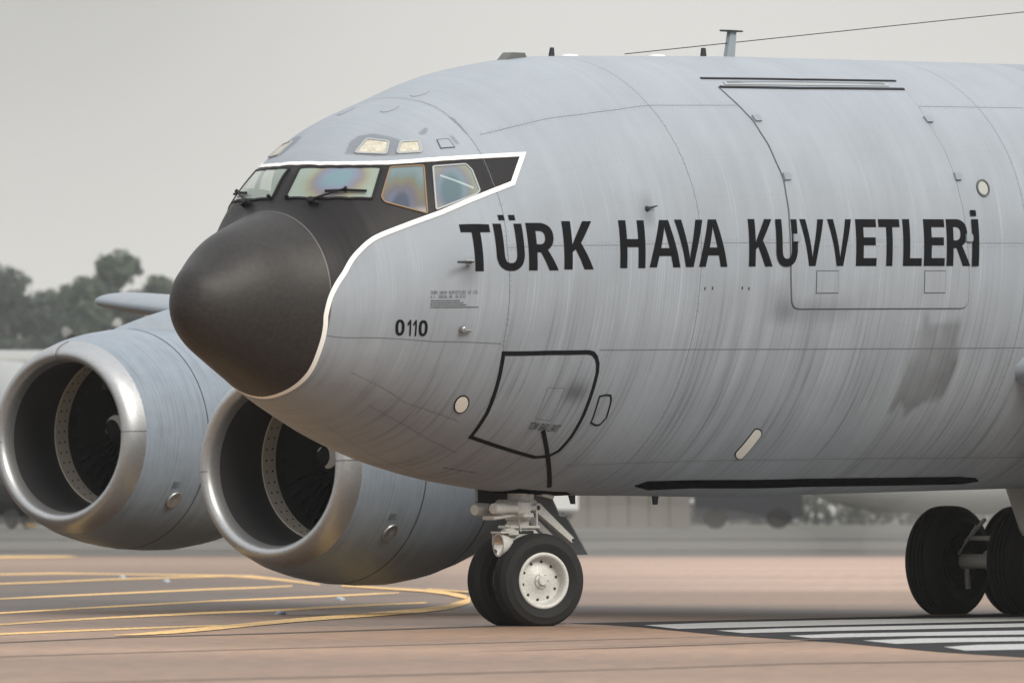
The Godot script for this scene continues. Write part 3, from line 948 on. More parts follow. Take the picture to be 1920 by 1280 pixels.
func make_ground() -> void:
	var s := Shape.new()
	var ds := [-900.0, -200.0, 20.0, 250.0]
	for k in 26: ds.append(268.0 + k * 2.4)
	ds.append_array([345.0, 400.0, 500.0, 700.0, 1000.0, 1600.0, 3000.0, 5500.0, 8000.0])
	var xs := [-6000.0, -2000.0, -600.0, -200.0, -60.0, 0.0, 60.0, 200.0, 600.0, 2000.0, 6000.0]
	for d in ds:
		for x in xs:
			s.p(Vector3(x, ground_y(d) - 0.012, 100.0 - d), Vector3.UP, Vector2(x * 0.02, d * 0.02))
	var nx := xs.size()
	for r in ds.size() - 1:
		for k in nx - 1:
			s.quad(r * nx + k, r * nx + k + 1, (r + 1) * nx + k + 1, (r + 1) * nx + k)
	var g := StandardMaterial3D.new()
	g.albedo_texture = noise_tex(0.012, 80, [[0.22, 0.22, 0.20], [0.35, 0.345, 0.31]])
	g.uv1_triplanar = true; g.uv1_world_triplanar = true
	g.uv1_scale = Vector3(0.012, 0.1, 0.05)
	g.roughness = 0.95
	var o := part(self, "ground", s, g)
	structure(o)
	# the concrete: fine speckle, and broad worn bands in its vertex colours
	var c := Shape.new()
	var band := FastNoiseLite.new()
	band.seed = 83; band.frequency = 0.05; band.fractal_octaves = 4
	var nxx := 56
	var nd := 240
	for r in nd + 1:
		var d := lerpf(40.0, 274.0, float(r) / nd)
		for k in nxx + 1:
			var x := lerpf(-55.0, 75.0, float(k) / nxx)
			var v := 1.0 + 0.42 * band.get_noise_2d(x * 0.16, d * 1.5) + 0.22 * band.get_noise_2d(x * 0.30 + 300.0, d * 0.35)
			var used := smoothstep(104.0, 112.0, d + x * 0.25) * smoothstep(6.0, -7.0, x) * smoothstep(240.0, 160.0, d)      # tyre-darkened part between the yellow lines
			var pale := smoothstep(118.0, 165.0, d) * smoothstep(-6.0, 5.0, x)      # bright heat haze over the far concrete, painted into its colour
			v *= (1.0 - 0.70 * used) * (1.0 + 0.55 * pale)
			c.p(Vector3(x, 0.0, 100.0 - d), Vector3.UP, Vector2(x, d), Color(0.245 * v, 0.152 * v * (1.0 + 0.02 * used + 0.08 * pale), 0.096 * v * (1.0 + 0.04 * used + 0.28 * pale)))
	for r in nd:
		for k in nxx:
			var a := r * (nxx + 1) + k
			c.quad(a, a + 1, a + nxx + 2, a + nxx + 1)
	var cm := StandardMaterial3D.new()
	cm.vertex_color_use_as_albedo = true
	cm.albedo_texture = noise_tex(0.06, 81, [[0.62, 0.63, 0.65], [1.26, 1.23, 1.20]], 1024, 6)
	cm.uv1_triplanar = true; cm.uv1_world_triplanar = true
	cm.uv1_scale = Vector3(0.05, 0.2, 0.085)
	cm.roughness = 0.58
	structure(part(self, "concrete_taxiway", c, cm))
	# a darker asphalt strip, then pale gravel along the far edge
	var strips := [[274.0, 284.0, 0.075, 0.068, 0.062, "asphalt_shoulder"], [285.0, 297.0, 0.085, 0.08, 0.072, "gravel_edge"], [299.0, 306.0, 0.06, 0.06, 0.055, "perimeter_road"]]
	for q in strips:
		var t := Shape.new()
		var n := 8
		for r in n + 1:
			var d := lerpf(q[0], q[1], float(r) / n)
			for x in [-400.0, 400.0]:
				t.p(Vector3(x, ground_y(d) + 0.006, 100.0 - d), Vector3.UP, Vector2(x, d))
		for r in n:
			t.quad(r * 2, r * 2 + 1, r * 2 + 3, r * 2 + 2)
		structure(part(self, q[5], t, mat(q[2], q[3], q[4], 0.9)))

func on_ground(px: float, py: float) -> Vector3:      # surveyed from the photograph: level ground, lens 1.08 m up, 19000 px
	var d := 19000.0 * 1.08 / (py - 968.0)
	return Vector3((px - 960.0) * d / 19000.0, 0, 100.0 - d)

func paint_strip(called: String, pts: Array, m: Material, lift: float) -> void:      # [px, py, thickness in rows]
	var s := Shape.new()
	for q in pts:
		for e in [-0.5, 0.5]:
			s.p(on_ground(q[0], q[1] + e * q[2]) + Vector3(0, lift, 0), Vector3.UP)
	for k in pts.size() - 1:
		s.quad(k * 2, k * 2 + 1, k * 2 + 3, k * 2 + 2)
	structure(part(self, called, s, m))

func paint_poly(called: String, pts: Array, m: Material, lift: float) -> void:
	var s := Shape.new()
	var pl := PackedVector2Array()
	for k in range(0, pts.size(), 2):
		var g := on_ground(pts[k], pts[k + 1])
		s.p(g + Vector3(0, lift, 0), Vector3.UP)
		pl.append(Vector2(g.x, g.z))
	var ix := Geometry2D.triangulate_polygon(pl)
	for k in range(0, ix.size(), 3):
		s.tri(ix[k], ix[k + 1], ix[k + 2])
	structure(part(self, called, s, m))

func make_markings() -> void:
	var yellow := mat(0.78, 0.50, 0.20, 0.8)
	yellow.uv1_triplanar = true; yellow.uv1_world_triplanar = true
	yellow.uv1_scale = Vector3(0.5, 0.5, 0.12)
	yellow.albedo_texture = noise_tex(0.05, 84, [[0.66, 0.68, 0.70], [1.15, 1.12, 1.1]])
	var white := mat(0.40, 0.40, 0.395, 0.5)
	white.uv1_triplanar = true; white.uv1_world_triplanar = true
	white.uv1_scale = Vector3(0.6, 0.5, 0.12)
	white.albedo_texture = noise_tex(0.05, 85, [[0.82, 0.82, 0.82], [1.06, 1.06, 1.06]])
	var dark := mat(0.022, 0.021, 0.023, 0.9)
	dark.metallic_specular = 0.25
	var seam := mat(0.07, 0.055, 0.045, 0.9)
	paint_strip("painted_line", [[-400, 1070, 1.5], [0, 1077, 2.5], [100, 1075, 3], [200, 1076, 2], [300, 1077.5, 2], [400, 1079, 3], [470, 1081, 5], [520, 1086, 4], [600, 1096, 2.5]], yellow, 0.004)
	paint_strip("painted_line", [[-400, 1107, 2], [0, 1095, 2.5], [100, 1091.5, 2.5], [200, 1087, 2.5], [300, 1084, 2.5], [400, 1081.5, 2], [455, 1079.5, 2]], yellow, 0.008)
	paint_strip("painted_line", [[-400, 1140, 2], [0, 1123, 2.5], [100, 1118, 3], [200, 1113.5, 3], [300, 1109, 3], [400, 1104.5, 3], [480, 1102, 3], [548, 1098.5, 2]], yellow, 0.004)
	paint_strip("painted_line", [[-400, 1172, 3], [0, 1149.5, 3], [100, 1143.5, 3.2], [200, 1138, 3.2], [300, 1132.5, 3.2], [400, 1127, 3.2], [500, 1123, 3.2], [600, 1118.5, 3], [700, 1113.5, 3], [748, 1111.5, 1.5]], yellow, 0.004)
	paint_strip("painted_line", [[-400, 1198, 3], [0, 1171, 3.2], [100, 1164.5, 3.4], [200, 1158.5, 3.6], [300, 1153.5, 3.8], [400, 1149, 4], [480, 1146, 4], [600, 1139.5, 4], [700, 1134.5, 3.6], [800, 1130, 2.5]], yellow, 0.004)
	paint_strip("painted_line", [[-300, 1204, 3], [0, 1189, 3.4], [100, 1184.5, 3.4], [200, 1180.5, 3.4], [300, 1176.5, 3.2], [400, 1173, 2.5], [425, 1172.3, 1.2]], yellow, 0.004)
	paint_strip("painted_line", [[215, 1192, 0.8], [260, 1190, 4], [330, 1185, 7], [400, 1178.5, 7.5], [480, 1170.5, 7], [560, 1163, 7], [640, 1157, 7], [720, 1151, 7.5], [790, 1145, 8.5], [840, 1138.5, 9], [868, 1131, 11], [882, 1124, 12]], yellow, 0.008)
	paint_strip("painted_line", [[640, 1099, 3], [690, 1102, 3.5], [740, 1105, 4], [790, 1108, 4.5], [835, 1112.5, 6], [858, 1117, 8], [876, 1121, 6]], yellow, 0.012)
	paint_strip("painted_line", [[800, 1106, 2], [840, 1108.5, 2.2], [880, 1111.5, 2.5], [980, 1119, 2.5]], yellow, 0.016)
	paint_strip("painted_line", [[-200, 1047, 4], [0, 1045, 4], [60, 1043.5, 6], [110, 1044, 4], [146, 1044.5, 1]], yellow, 0.012)
	# white bars on their black ground
	paint_poly("black_paint_field", [1060, 1169, 1160, 1167, 1200, 1166.3, 1450, 1161, 1717, 1155, 1920, 1151, 2040, 1148.2, 2040, 1238, 1920, 1232.5, 1762, 1222.5, 1575, 1205, 1350, 1190.5, 1200, 1175.5, 1130, 1171], dark, 0.004)
	paint_poly("painted_bar", [1207.5, 1173, 1350, 1168, 1575, 1163, 1920, 1157.5, 2030, 1155.79, 2030, 1163.2, 1920, 1165, 1575, 1172.5, 1440, 1176, 1271, 1180], white, 0.008)
	paint_poly("painted_bar", [1344, 1183.2, 1462, 1179.2, 1575, 1176.6, 1920, 1169.6, 2030, 1167.4, 2030, 1174.14, 1920, 1176.4, 1575, 1183.6, 1395, 1188], white, 0.008)
	paint_poly("painted_bar", [1479, 1193, 1575, 1189, 1920, 1183, 2030, 1181.01, 2030, 1188.51, 1920, 1190.5, 1700, 1193.6, 1522, 1197.3], white, 0.008)
	paint_poly("painted_bar", [1618, 1202, 1725, 1198, 1920, 1195.6, 2030, 1194.16, 2030, 1201.48, 1920, 1203, 1800, 1205, 1680, 1208.2], white, 0.008)
	paint_poly("painted_bar", [1770, 1214, 1837, 1210, 1920, 1208.4, 2030, 1207, 2030, 1217.48, 1920, 1219, 1811, 1221], white, 0.008)
	# joints of the concrete
	paint_strip("concrete_joint", [[-300, 1218, 1.2], [230, 1195, 1.6], [480, 1188.5, 2.0], [920, 1174, 2.2], [1062, 1169, 2.0]], seam, 0.004)
	paint_strip("concrete_joint", [[-300, 1240, 0.8], [480, 1217, 0.8], [920, 1205, 0.8], [1500, 1189, 0.3]], mat(0.17, 0.125, 0.10, 0.9), 0.004)
	paint_strip("concrete_joint", [[900, 1221.5, 0.5], [1200, 1213, 1.6], [1480, 1203, 1.0], [1600, 1199, 0.3]], mat(0.12, 0.09, 0.075, 0.9), 0.016)
	paint_strip("concrete_joint", [[-300, 1292, 1.5], [480, 1272, 2.0], [700, 1267, 1.6], [1200, 1254, 0.8], [1500, 1244, 1.4], [1920, 1238, 1.2]], mat(0.17, 0.125, 0.10, 0.9), 0.004)
	var labels := ["small pale dome light set in the ground nearest the foreground between two yellow lines", "pale dome light near the end of a yellow line below the inboard engine", "pale dome light under the outboard engine, between the two farthest yellow lines", "pale dome light farther along the same line from the one under the outboard engine", "faint distant dome light on the far edge of the concrete by the outboard engine"]
	var at := [[526, 1150], [638, 1123], [229, 1081], [312, 1089], [398, 1024.5]]
	var dm := mat(0.30, 0.35, 0.40, 0.35)
	var rim := mat(0.25, 0.25, 0.26, 0.5, 0.6)
	for k in 5:
		var g := group(self, "taxiway_light", on_ground(at[k][0], at[k][1] + 2.0))
		if k == 4: g.position = Vector3(-9.4, ground_y(318.0), 100.0 - 318.0)
		var r: float = 0.045 * at[k][1] / 1150.0 if k < 2 else 0.055
		var b := Shape.new()
		lathe(b, Vector3.ZERO, Vector3.UP, [0, 0.075, 0.008, 0.072, 0.010, 0.058], 20)
		part(g, "base_ring", b, rim)
		var h := Shape.new()
		lathe(h, Vector3(0, 0.008, 0), Vector3.UP, [0, 0.062, 0.016, 0.058, 0.030, 0.040, 0.038, 0.018, 0.040, 0], 20)
		part(g, "dome", h, dm)
		tag(g, labels[k], "light", "lights set in the taxiway")

# ---------------------------------------------------------------- the tanker
func make_tanker() -> void:
	plane = group(self, "tanker_aircraft", Vector3(0.1316, 0, 0), deg_to_rad(52))
	tag(plane, "large grey military tanker aircraft with black nose, taxiing towards the left", "aircraft")
	fuselage()
	nose_paint()
	windows()
	cargo_door()
	skin_details()
	lettering()
	aerials()
	nose_gear()
	for sd in [-1.0, 1.0]:
		main_gear(sd)
	for sd in [-1.0, 1.0]:
		wing(sd)
	fin()
	engine(Vector3(6.25, 1.625, -8.4), 5.0, 2.86, -1.5)
	engine(Vector3(9.52, 1.99, -14.2), 5.4, 3.31, -0.2)

func skin_grid(s: Shape, ts: Array, seg: int, lift := 0.0) -> void:
	for t in ts:
		for j in seg + 1:
			var deg := -90.0 + 360.0 * j / seg
			var fold := deg if deg <= 90.0 else 180.0 - deg
			var tt := maxf(t, 0.0)
			s.p(off(tt, deg, lift) if tt > 0.002 else skin(0, 0) + Vector3(-lift, 0, 0), skin_n(maxf(tt, 0.001), deg), skin_uv(tt, fold))
	for r in ts.size() - 1:
		for j in seg:
			var a := r * (seg + 1) + j
			s.quad(a, a + 1, a + seg + 2, a + seg + 1)

func fuselage() -> void:
	var ts: Array = []
	for k in 61: ts.append(3.0 * pow(k / 60.0, 1.7))
	for k in range(1, 81): ts.append(3.0 + k * 0.125)
	var s := Shape.new()
	skin_grid(s, ts, 144)
	var m := ArrayMesh.new()
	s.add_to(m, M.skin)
	var s2 := Shape.new()
	var t2: Array = []
	for k in 48: t2.append(13.0 + 23.4 * k / 47.0)
	skin_grid(s2, t2, 96)
	s2.add_to(m, M.grey)
	share(plane, "fuselage", m)
	# radome
	var r := Shape.new()
	var rt: Array = []
	for k in 33: rt.append(pow(k / 32.0, 1.8))
	var seg := 96
	for f in rt:
		for j in seg + 1:
			var deg := -90.0 + 360.0 * j / seg
			var fold := deg if deg <= 90.0 else 180.0 - deg
			var edge := 1.262 + 0.030 * sin(deg_to_rad(fold)) 
			var t: float = f * edge
			s2 = null
			r.p(off(t, deg, 0.008) if t > 0.002 else skin(0, 0) + Vector3(-0.008, 0, 0), skin_n(maxf(t, 0.001), deg))
	for a in rt.size() - 1:
		for j in seg:
			var k := a * (seg + 1) + j
			r.quad(k, k + 1, k + seg + 2, k + seg + 1)
	var last := (rt.size() - 1) * (seg + 1)
	for j in seg:
		var p0 := r.v[last + j]
		var p1 := r.v[last + j + 1]
		r.face([p0, p1, p1 - r.n[last + j + 1] * 0.012, p0 - r.n[last + j] * 0.012], Vector3(1, 0, 0))
	var rd := part(plane, "radome", r, M.radome)
	var se := Shape.new()
	var rp: Array = []
	for k in 61:
		var dg := lerpf(-30.0, 210.0, k / 60.0)
		var fo := dg if dg <= 90.0 else 180.0 - dg
		rp.append(Vector2(1.265 + 0.030 * sin(deg_to_rad(fo)), dg))
	ribbon(se, rp, 0.012, 0.009)
	part(rd, "radome_seam", se, mat(0.085, 0.082, 0.080, 0.5))  # the seam, drawn pale: its highlight is put into the colour

func nose_paint() -> void:
	var s := Shape.new()
	var top := [Vector2(1.77, 90.0)]
	top.append_array(pairs(STRIPE_TOP))
	var low: Array = pairs(STRIPE_LOW)
	var soft := smooth_path(low.slice(12), 4)
	var path := top.duplicate()
	path.append_array(low.slice(0, 12))
	path.append_array(soft)
	path.append(Vector2(1.243, -90))
	ribbon(s, path, 0.047, 0.010)
	ribbon(s, mirrored(path), 0.047, 0.010)
	part(plane, "white_stripe", s, M.white)
	var h := Shape.new()
	ribbon(h, pairs(HATCH), 0.046, 0.003, true)
	part(plane, "hatch_outline", h, M.letter)
	var tl := Shape.new()
	ribbon(tl, pairs(TOW_LINE), 0.046, 0.005)
	part(plane, "tow_limit_line", tl, M.letter)

func pane(called: String, path: Array, m: Material, frame: Material, fw: float, axes: Array, shaded := false) -> void:
	for sd in 2:
		var p := path if sd == 0 else mirrored(path)
		var r := Shape.new()
		ribbon(r, p, fw, 0.014, true, 0.04)
		var f := part(plane, called, r, frame)
		var s := Shape.new()
		patch(s, p, 0.006, true, 0.07, 0.004, axes if sd == 0 else mirrored(axes))
		part(f, "sunshade" if shaded else "pane", s, M.glass_far if sd == 1 and m == M.glass_front else m)

func windows() -> void:
	pane("windshield", pairs(WIN1), M.glass_front, M.black, 0.022, pairs(PANE1))
	pane("side_window", pairs(WIN2), M.glass_side, M.sealant, 0.014, pairs(PANE2))
	pane("side_window", pairs(WIN3), M.glass_rear, M.trim, 0.016, pairs(PANE3))
	pane("eyebrow_window", pairs(EYE1), M.shade, M.trim, 0.020, pairs(SHADE1), true)
	pane("eyebrow_window", pairs(EYE2), M.shade, M.trim, 0.024, pairs(SHADE2), true)
	# wipers
	for sd in 2:
		var w := pairs(WIPER)
		var b := pairs(WIPER_BLADE)
		if sd == 1:
			w = mirrored(w); b = mirrored(b)
		var s := Shape.new()
		rod(s, off(w[0].x, w[0].y, 0.0), off(w[0].x, w[0].y, 0.07), 0.032)
		rod(s, off(w[0].x, w[0].y, 0.055), off(w[1].x, w[1].y, 0.06), 0.012, 0.009)
		rod(s, off(w[1].x, w[1].y, 0.02), off(w[1].x, w[1].y, 0.075), 0.018)
		var wp := part(plane, "wiper_arm", s, M.black)
		var s2 := Shape.new()
		rod(s2, off(b[0].x, b[0].y, 0.035), off(w[1].x, w[1].y, 0.035), 0.013)
		rod(s2, off(w[1].x, w[1].y, 0.035), off(b[1].x, b[1].y, 0.035), 0.013)
		part(wp, "blade", s2, M.black)
		for q in [Vector2(w[0].x + 0.01, w[0].y - (4.0 if sd == 0 else -4.0)), Vector2(w[0].x - 0.02, w[0].y + (17.0 if sd == 0 else -17.0))]:
			var nz := Shape.new()
			rod(nz, off(q.x, q.y, 0.0), off(q.x, q.y, 0.05), 0.018)
			part(wp, "washer_nozzle", nz, M.black)

func cargo_door() -> void:
	var p := pairs(DOOR_L)
	var dr := pairs(DOOR_R)
	var outline: Array = p.duplicate()
	outline.append_array(pairs(DOOR_CL))
	outline.append_array(pairs(DOOR_B).slice(1, 4))
	outline.append_array(pairs(DOOR_CR))
	var back := dr.duplicate()
	back.reverse()
	outline.append_array(back)
	var s := Shape.new()
	patch(s, outline, 0.008, false, 0.10, 0.010)
	var door := part(plane, "cargo_door", s, M.skin)
	# the gap round it
	var g := Shape.new()
	var gap: Array = outline.duplicate()
	ribbon(g, gap, 0.032, 0.0015, true)
	part(door, "door_seam", g, M.door_dark)
	var hb := Shape.new()
	ribbon(hb, pairs(HINGE_BOT), 0.028, 0.020)
	part(door, "hinge_line", hb, M.black)
	var ht := Shape.new()
	ribbon(ht, pairs(HINGE_TOP), 0.022, 0.012)
	part(plane, "rain_gutter", ht, M.black)
	var gr := Shape.new()
	patch(gr, pairs(GRILLE), 0.010, true, 0.1, 0.01)
	var cover := part(plane, "hinge_cover", gr, M.trim)
	var q := pairs(GRILLE)
	var ks := Shape.new()
	for k in 64:
		var f := (k + 0.5) / 64.0
		var t := lerpf(q[0].x + 0.04, q[2].x - 0.06, f)
		var dg := lerpf(q[0].y, q[2].y, f) - 0.35
		var skip := 0.5 if f < 0.1 or f > 0.9 else 0.26
		ribbon(ks, [Vector2(t, dg - skip), Vector2(t, dg + skip)], 0.018, 0.013)
	var o := part(cover, "hinge_slots", ks, M.door_dark)
	o.set_meta("kind", "stuff")
	for c in pairs(TABS):
		var t := Shape.new()
		var b := frame_of(skin_n(c.x, c.y))
		patch(t, [Vector2(c.x - 0.03, c.y + 1.0), Vector2(c.x + 0.075, c.y + 1.0), Vector2(c.x + 0.085, c.y - 0.2), Vector2(c.x + 0.075, c.y - 1.2), Vector2(c.x - 0.03, c.y - 1.2)], 0.030, true, 0.1, 0.03)
		part(door, "latch_cover", t, M.grey)
	for sq in [SQ1, SQ2]:
		var t := Shape.new()
		patch(t, pairs(sq), 0.014, false, 0.1, 0.006)
		var w := part(door, "window_plug", t, M.skin)
		var r := Shape.new()
		ribbon(r, pairs(sq), 0.018, 0.0100, true)
		part(w, "seam", r, M.door_dark)

func skin_details() -> void:
	var s := Shape.new()
	patch(s, pairs(ROUND_VENT), 0.006)
	var v := part(plane, "round_vent", s, mat(0.70, 0.68, 0.62, 0.5))
	var r := Shape.new()
	ribbon(r, pairs(ROUND_VENT), 0.012, 0.0075, true)
	part(v, "rim", r, M.letter)
	var s2 := Shape.new()
	patch(s2, pairs(WHITE_PILL), 0.006)
	var pl := part(plane, "oval_antenna_cover", s2, mat(0.66, 0.65, 0.60, 0.55))
	var r2 := Shape.new()
	ribbon(r2, pairs(WHITE_PILL), 0.010, 0.0075, true)
	part(pl, "rim", r2, M.letter)
	var s3 := Shape.new()
	ribbon(s3, pairs(CAPSULE), 0.018, 0.004, true)
	part(plane, "service_panel_outline", s3, M.letter)
	var s4 := Shape.new()
	ribbon(s4, pairs(PORTHOLE_RIM), 0.020, 0.014, true, 0.03)
	var ph := part(plane, "porthole", s4, M.door_dark)
	var s5 := Shape.new()
	patch(s5, pairs(PORTHOLE), 0.008, true, 0.05)
	part(ph, "pane", s5, mat(0.34, 0.36, 0.33, 0.1))
	var s6 := Shape.new()
	patch(s6, pairs(SMALL_PANEL), 0.008, false, 0.05)
	var sp := part(plane, "access_panel", s6, M.skin)
	var s7 := Shape.new()
	ribbon(s7, pairs(SMALL_PANEL), 0.008, 0.009, true)
	part(sp, "seam", s7, M.door_dark)
	var s8 := Shape.new()
	patch(s8, pairs(SLOT), 0.012, true, 0.12, 0.012)
	part(plane, "belly_rubbing_strip", s8, M.void)
	# panel joints: thin dark strips, a little proud of the paint
	for j in [[SEAM_A, 0.006], [LAP_LOW_A, 0.008], [LAP_LOW_B, 0.0088], [LAP_MID, 0.005], [LAP_UP_A, 0.006], [LAP_UP_B, 0.006], [LAP_BELLY, 0.005]]:
		var js := Shape.new()
		ribbon(js, pairs(j[0]), j[1], 0.0015)
		part(plane, "panel_joint", js, M.joint)
	# pitot probes
	var pr := pairs(PROBES)
	var a := off(pr[0].x, pr[0].y, 0.0)
	var n := skin_n(pr[0].x, pr[0].y)
	var q := Shape.new()
	rod(q, a, a + n * 0.075, 0.026, 0.018)
	part(plane, "pitot_probe", q, M.gear)
	var q1 := Shape.new()
	rod(q1, a + n * 0.065 + Vector3(0.02, 0, 0), a + n * 0.07 + Vector3(-0.22, -0.005, 0), 0.015, 0.010)
	part(plane.get_node("pitot_probe"), "tube", q1, M.dark)
	var a2 := off(pr[1].x, pr[1].y, 0.0)
	var n2 := skin_n(pr[1].x, pr[1].y)
	var q2 := Shape.new()
	rod(q2, a2, a2 + n2 * 0.05, 0.036, 0.03)
	rod(q2, a2 + n2 * 0.045, a2 + n2 * 0.05 + Vector3(0.10, -0.005, 0), 0.014)
	part(plane, "air_temperature_probe", q2, M.steel)
	var a3 := off(pr[2].x, pr[2].y, 0.0)
	var n3 := skin_n(pr[2].x, pr[2].y)
	var q3 := Shape.new()
	rod(q3, a3, a3 + n3 * 0.03, 0.03, 0.02)
	rod(q3, a3 + n3 * 0.02, a3 + n3 * 0.05 + Vector3(0.11, 0.02, 0), 0.014, 0.006)
	part(plane, "drain_mast", q3, M.dark)
	# rounded covers high on the crown
	for c in [[2.84, 80.3], [3.36, 82.3], [2.77, 98.0]]:
		var e := Shape.new()
		var ring: Array = []
		for k in 14:
			var an := TAU * k / 14
			ring.append(Vector2(c[0] + 0.12 * cos(an), c[1] + 2.2 * sin(an)))
		patch(e, ring, 0.006, false, 0.06)
		part(plane, "round_cover", e, M.skin)
	# the wheel well: shade of its recess painted as a flat black patch
	var ww := Shape.new()
	var hole: Array = []
	for q4 in [Vector2(4.87, -81.5), Vector2(5.62, -81.0), Vector2(5.82, -84.5), Vector2(5.82, -95.5), Vector2(5.62, -99), Vector2(4.87, -98.5)]:
		hole.append(q4)
	patch(ww, hole, 0.006, true, 0.1)
	part(plane, "wheel_well_shade", ww, M.void)

func lettering() -> void:
	for L in LETTERS:
		var s := Shape.new()
		var tm: float = (L[1] + L[2]) / 2.0
		var y0 := rel_height(tm, L[3])
		var y1 := rel_height(tm, L[4])
		var lift := 0.0115 if L[1] > 6.8 else 0.004
		var ch: String = L[0]
		if ch == "DD":
			for e in [[0.0, 0.36], [0.62, 1.0]]:
				var a := lerpf(L[1], L[2], e[0])
				var b := lerpf(L[1], L[2], e[1])
				var sd := Shape.new()
				patch(sd, [Vector2(a, deg_at(a, y0)), Vector2(b, deg_at(b, y0)), Vector2(b, deg_at(b, y1)), Vector2(a, deg_at(a, y1))], lift, true, 0.1, 0.0)
				part(plane, "letter_dot", sd, M.letter)
			continue
		if ch == "D" or ch == "I":
			patch(s, [Vector2(L[1], deg_at(L[1], y0)), Vector2(L[2], deg_at(L[2], y0)), Vector2(L[2], deg_at(L[2], y1)), Vector2(L[1], deg_at(L[1], y1))], lift, true, 0.1, 0.0)
			part(plane, "letter_dot" if ch == "D" else "letter", s, M.letter)
			continue
		skin_text(s, ch, L[1], L[2], y0, y1, lift)
		part(plane, "letter", s, M.letter)
	var y := rel_height(T0110[0], T0110[1])
	var digits := [["0", 0.0, 0.275], ["1", 0.36, 0.48], ["1", 0.54, 0.655], ["0", 0.72, 1.0]]
	for q in digits:
		var num := Shape.new()
		var a := lerpf(T0110[0], T0110[2], q[1])
		var b := lerpf(T0110[0], T0110[2], q[2])
		skin_text(num, q[0], a, b, y - 0.075 - 0.012 * q[1], y + 0.078 - 0.012 * q[1], 0.004, true, false, 0.0, -0.030)
		part(plane, "number", num, M.letter)
	var tow := Shape.new()
	var yt := rel_height(4.05, TOW_TEXT[1])
	skin_text(tow, "TOW BAR LIMIT", TOW_TEXT[0], TOW_TEXT[2], yt - 0.033, yt + 0.033, 0.004, false, false, -0.035)
	part(plane, "tow_limit_words", tow, M.letter)
	var ser := Shape.new()
	var ys := rel_height(SERIAL[0], SERIAL[1])
	skin_text(ser, "TURK HAVA KUVVETLERI KC-135", SERIAL[0], SERIAL[2], ys - 0.016, ys + 0.016, 0.004, true, true)
	var y2 := rel_height(SERIAL[4], SERIAL[5])
	skin_text(ser, "A.F. SERIAL NO. 58-0110", SERIAL[4], SERIAL[6], y2 - 0.016, y2 + 0.016, 0.004, true, true)
	for k in 4:      # the lines below are too small to read: rows of short marks
		var yy := y2 - 0.045 - k * 0.021
		var t := SERIAL[0] + 0.01
		while t < SERIAL[0] + [0.30, 0.34, 0.36, 0.50][k]:
			var l := rng.randf_range(0.010, 0.024)
			patch(ser, [Vector2(t, deg_at(t, yy)), Vector2(t + l, deg_at(t, yy)), Vector2(t + l, deg_at(t, yy + 0.011)), Vector2(t, deg_at(t, yy + 0.011))], 0.004, true, 0.1, 0.0)
			t += l + 0.006
	part(plane, "data_plate_words", ser, mat(0.06, 0.065, 0.07, 0.6))
	var ds := Shape.new()
	var p := pairs(DASHES)
	var n := 26
	for k in n:
		if k % 5 == 4: continue
		var a: Vector2 = p[0].lerp(p[1], float(k) / n)
		ribbon(ds, [a, a + (p[1] - p[0]) / n * 0.75], 0.012, 0.003)
	part(plane, "stencil_dashes", ds, mat(0.09, 0.09, 0.10, 0.6))

func blade_aerial(called: String, at: Vector3, up: float, h: float, l0: float, l1: float, m: Material, rake := 0.0) -> void:
	var s := Shape.new()
	plate(s, at, Vector3(1, 0, 0), Vector3(0, up, 0), [Vector2(-l0 / 2, -0.03), Vector2(l0 / 2, -0.03), Vector2(l1 / 2 + rake, h), Vector2(-l1 / 2 + rake, h)], 0.022)
	part(plane, called, s, m)

func crown_y(x: float) -> float:
	return skin(x - NOSE, 90).y

func keel_y(x: float) -> float:
	return skin(x - NOSE, -90).y

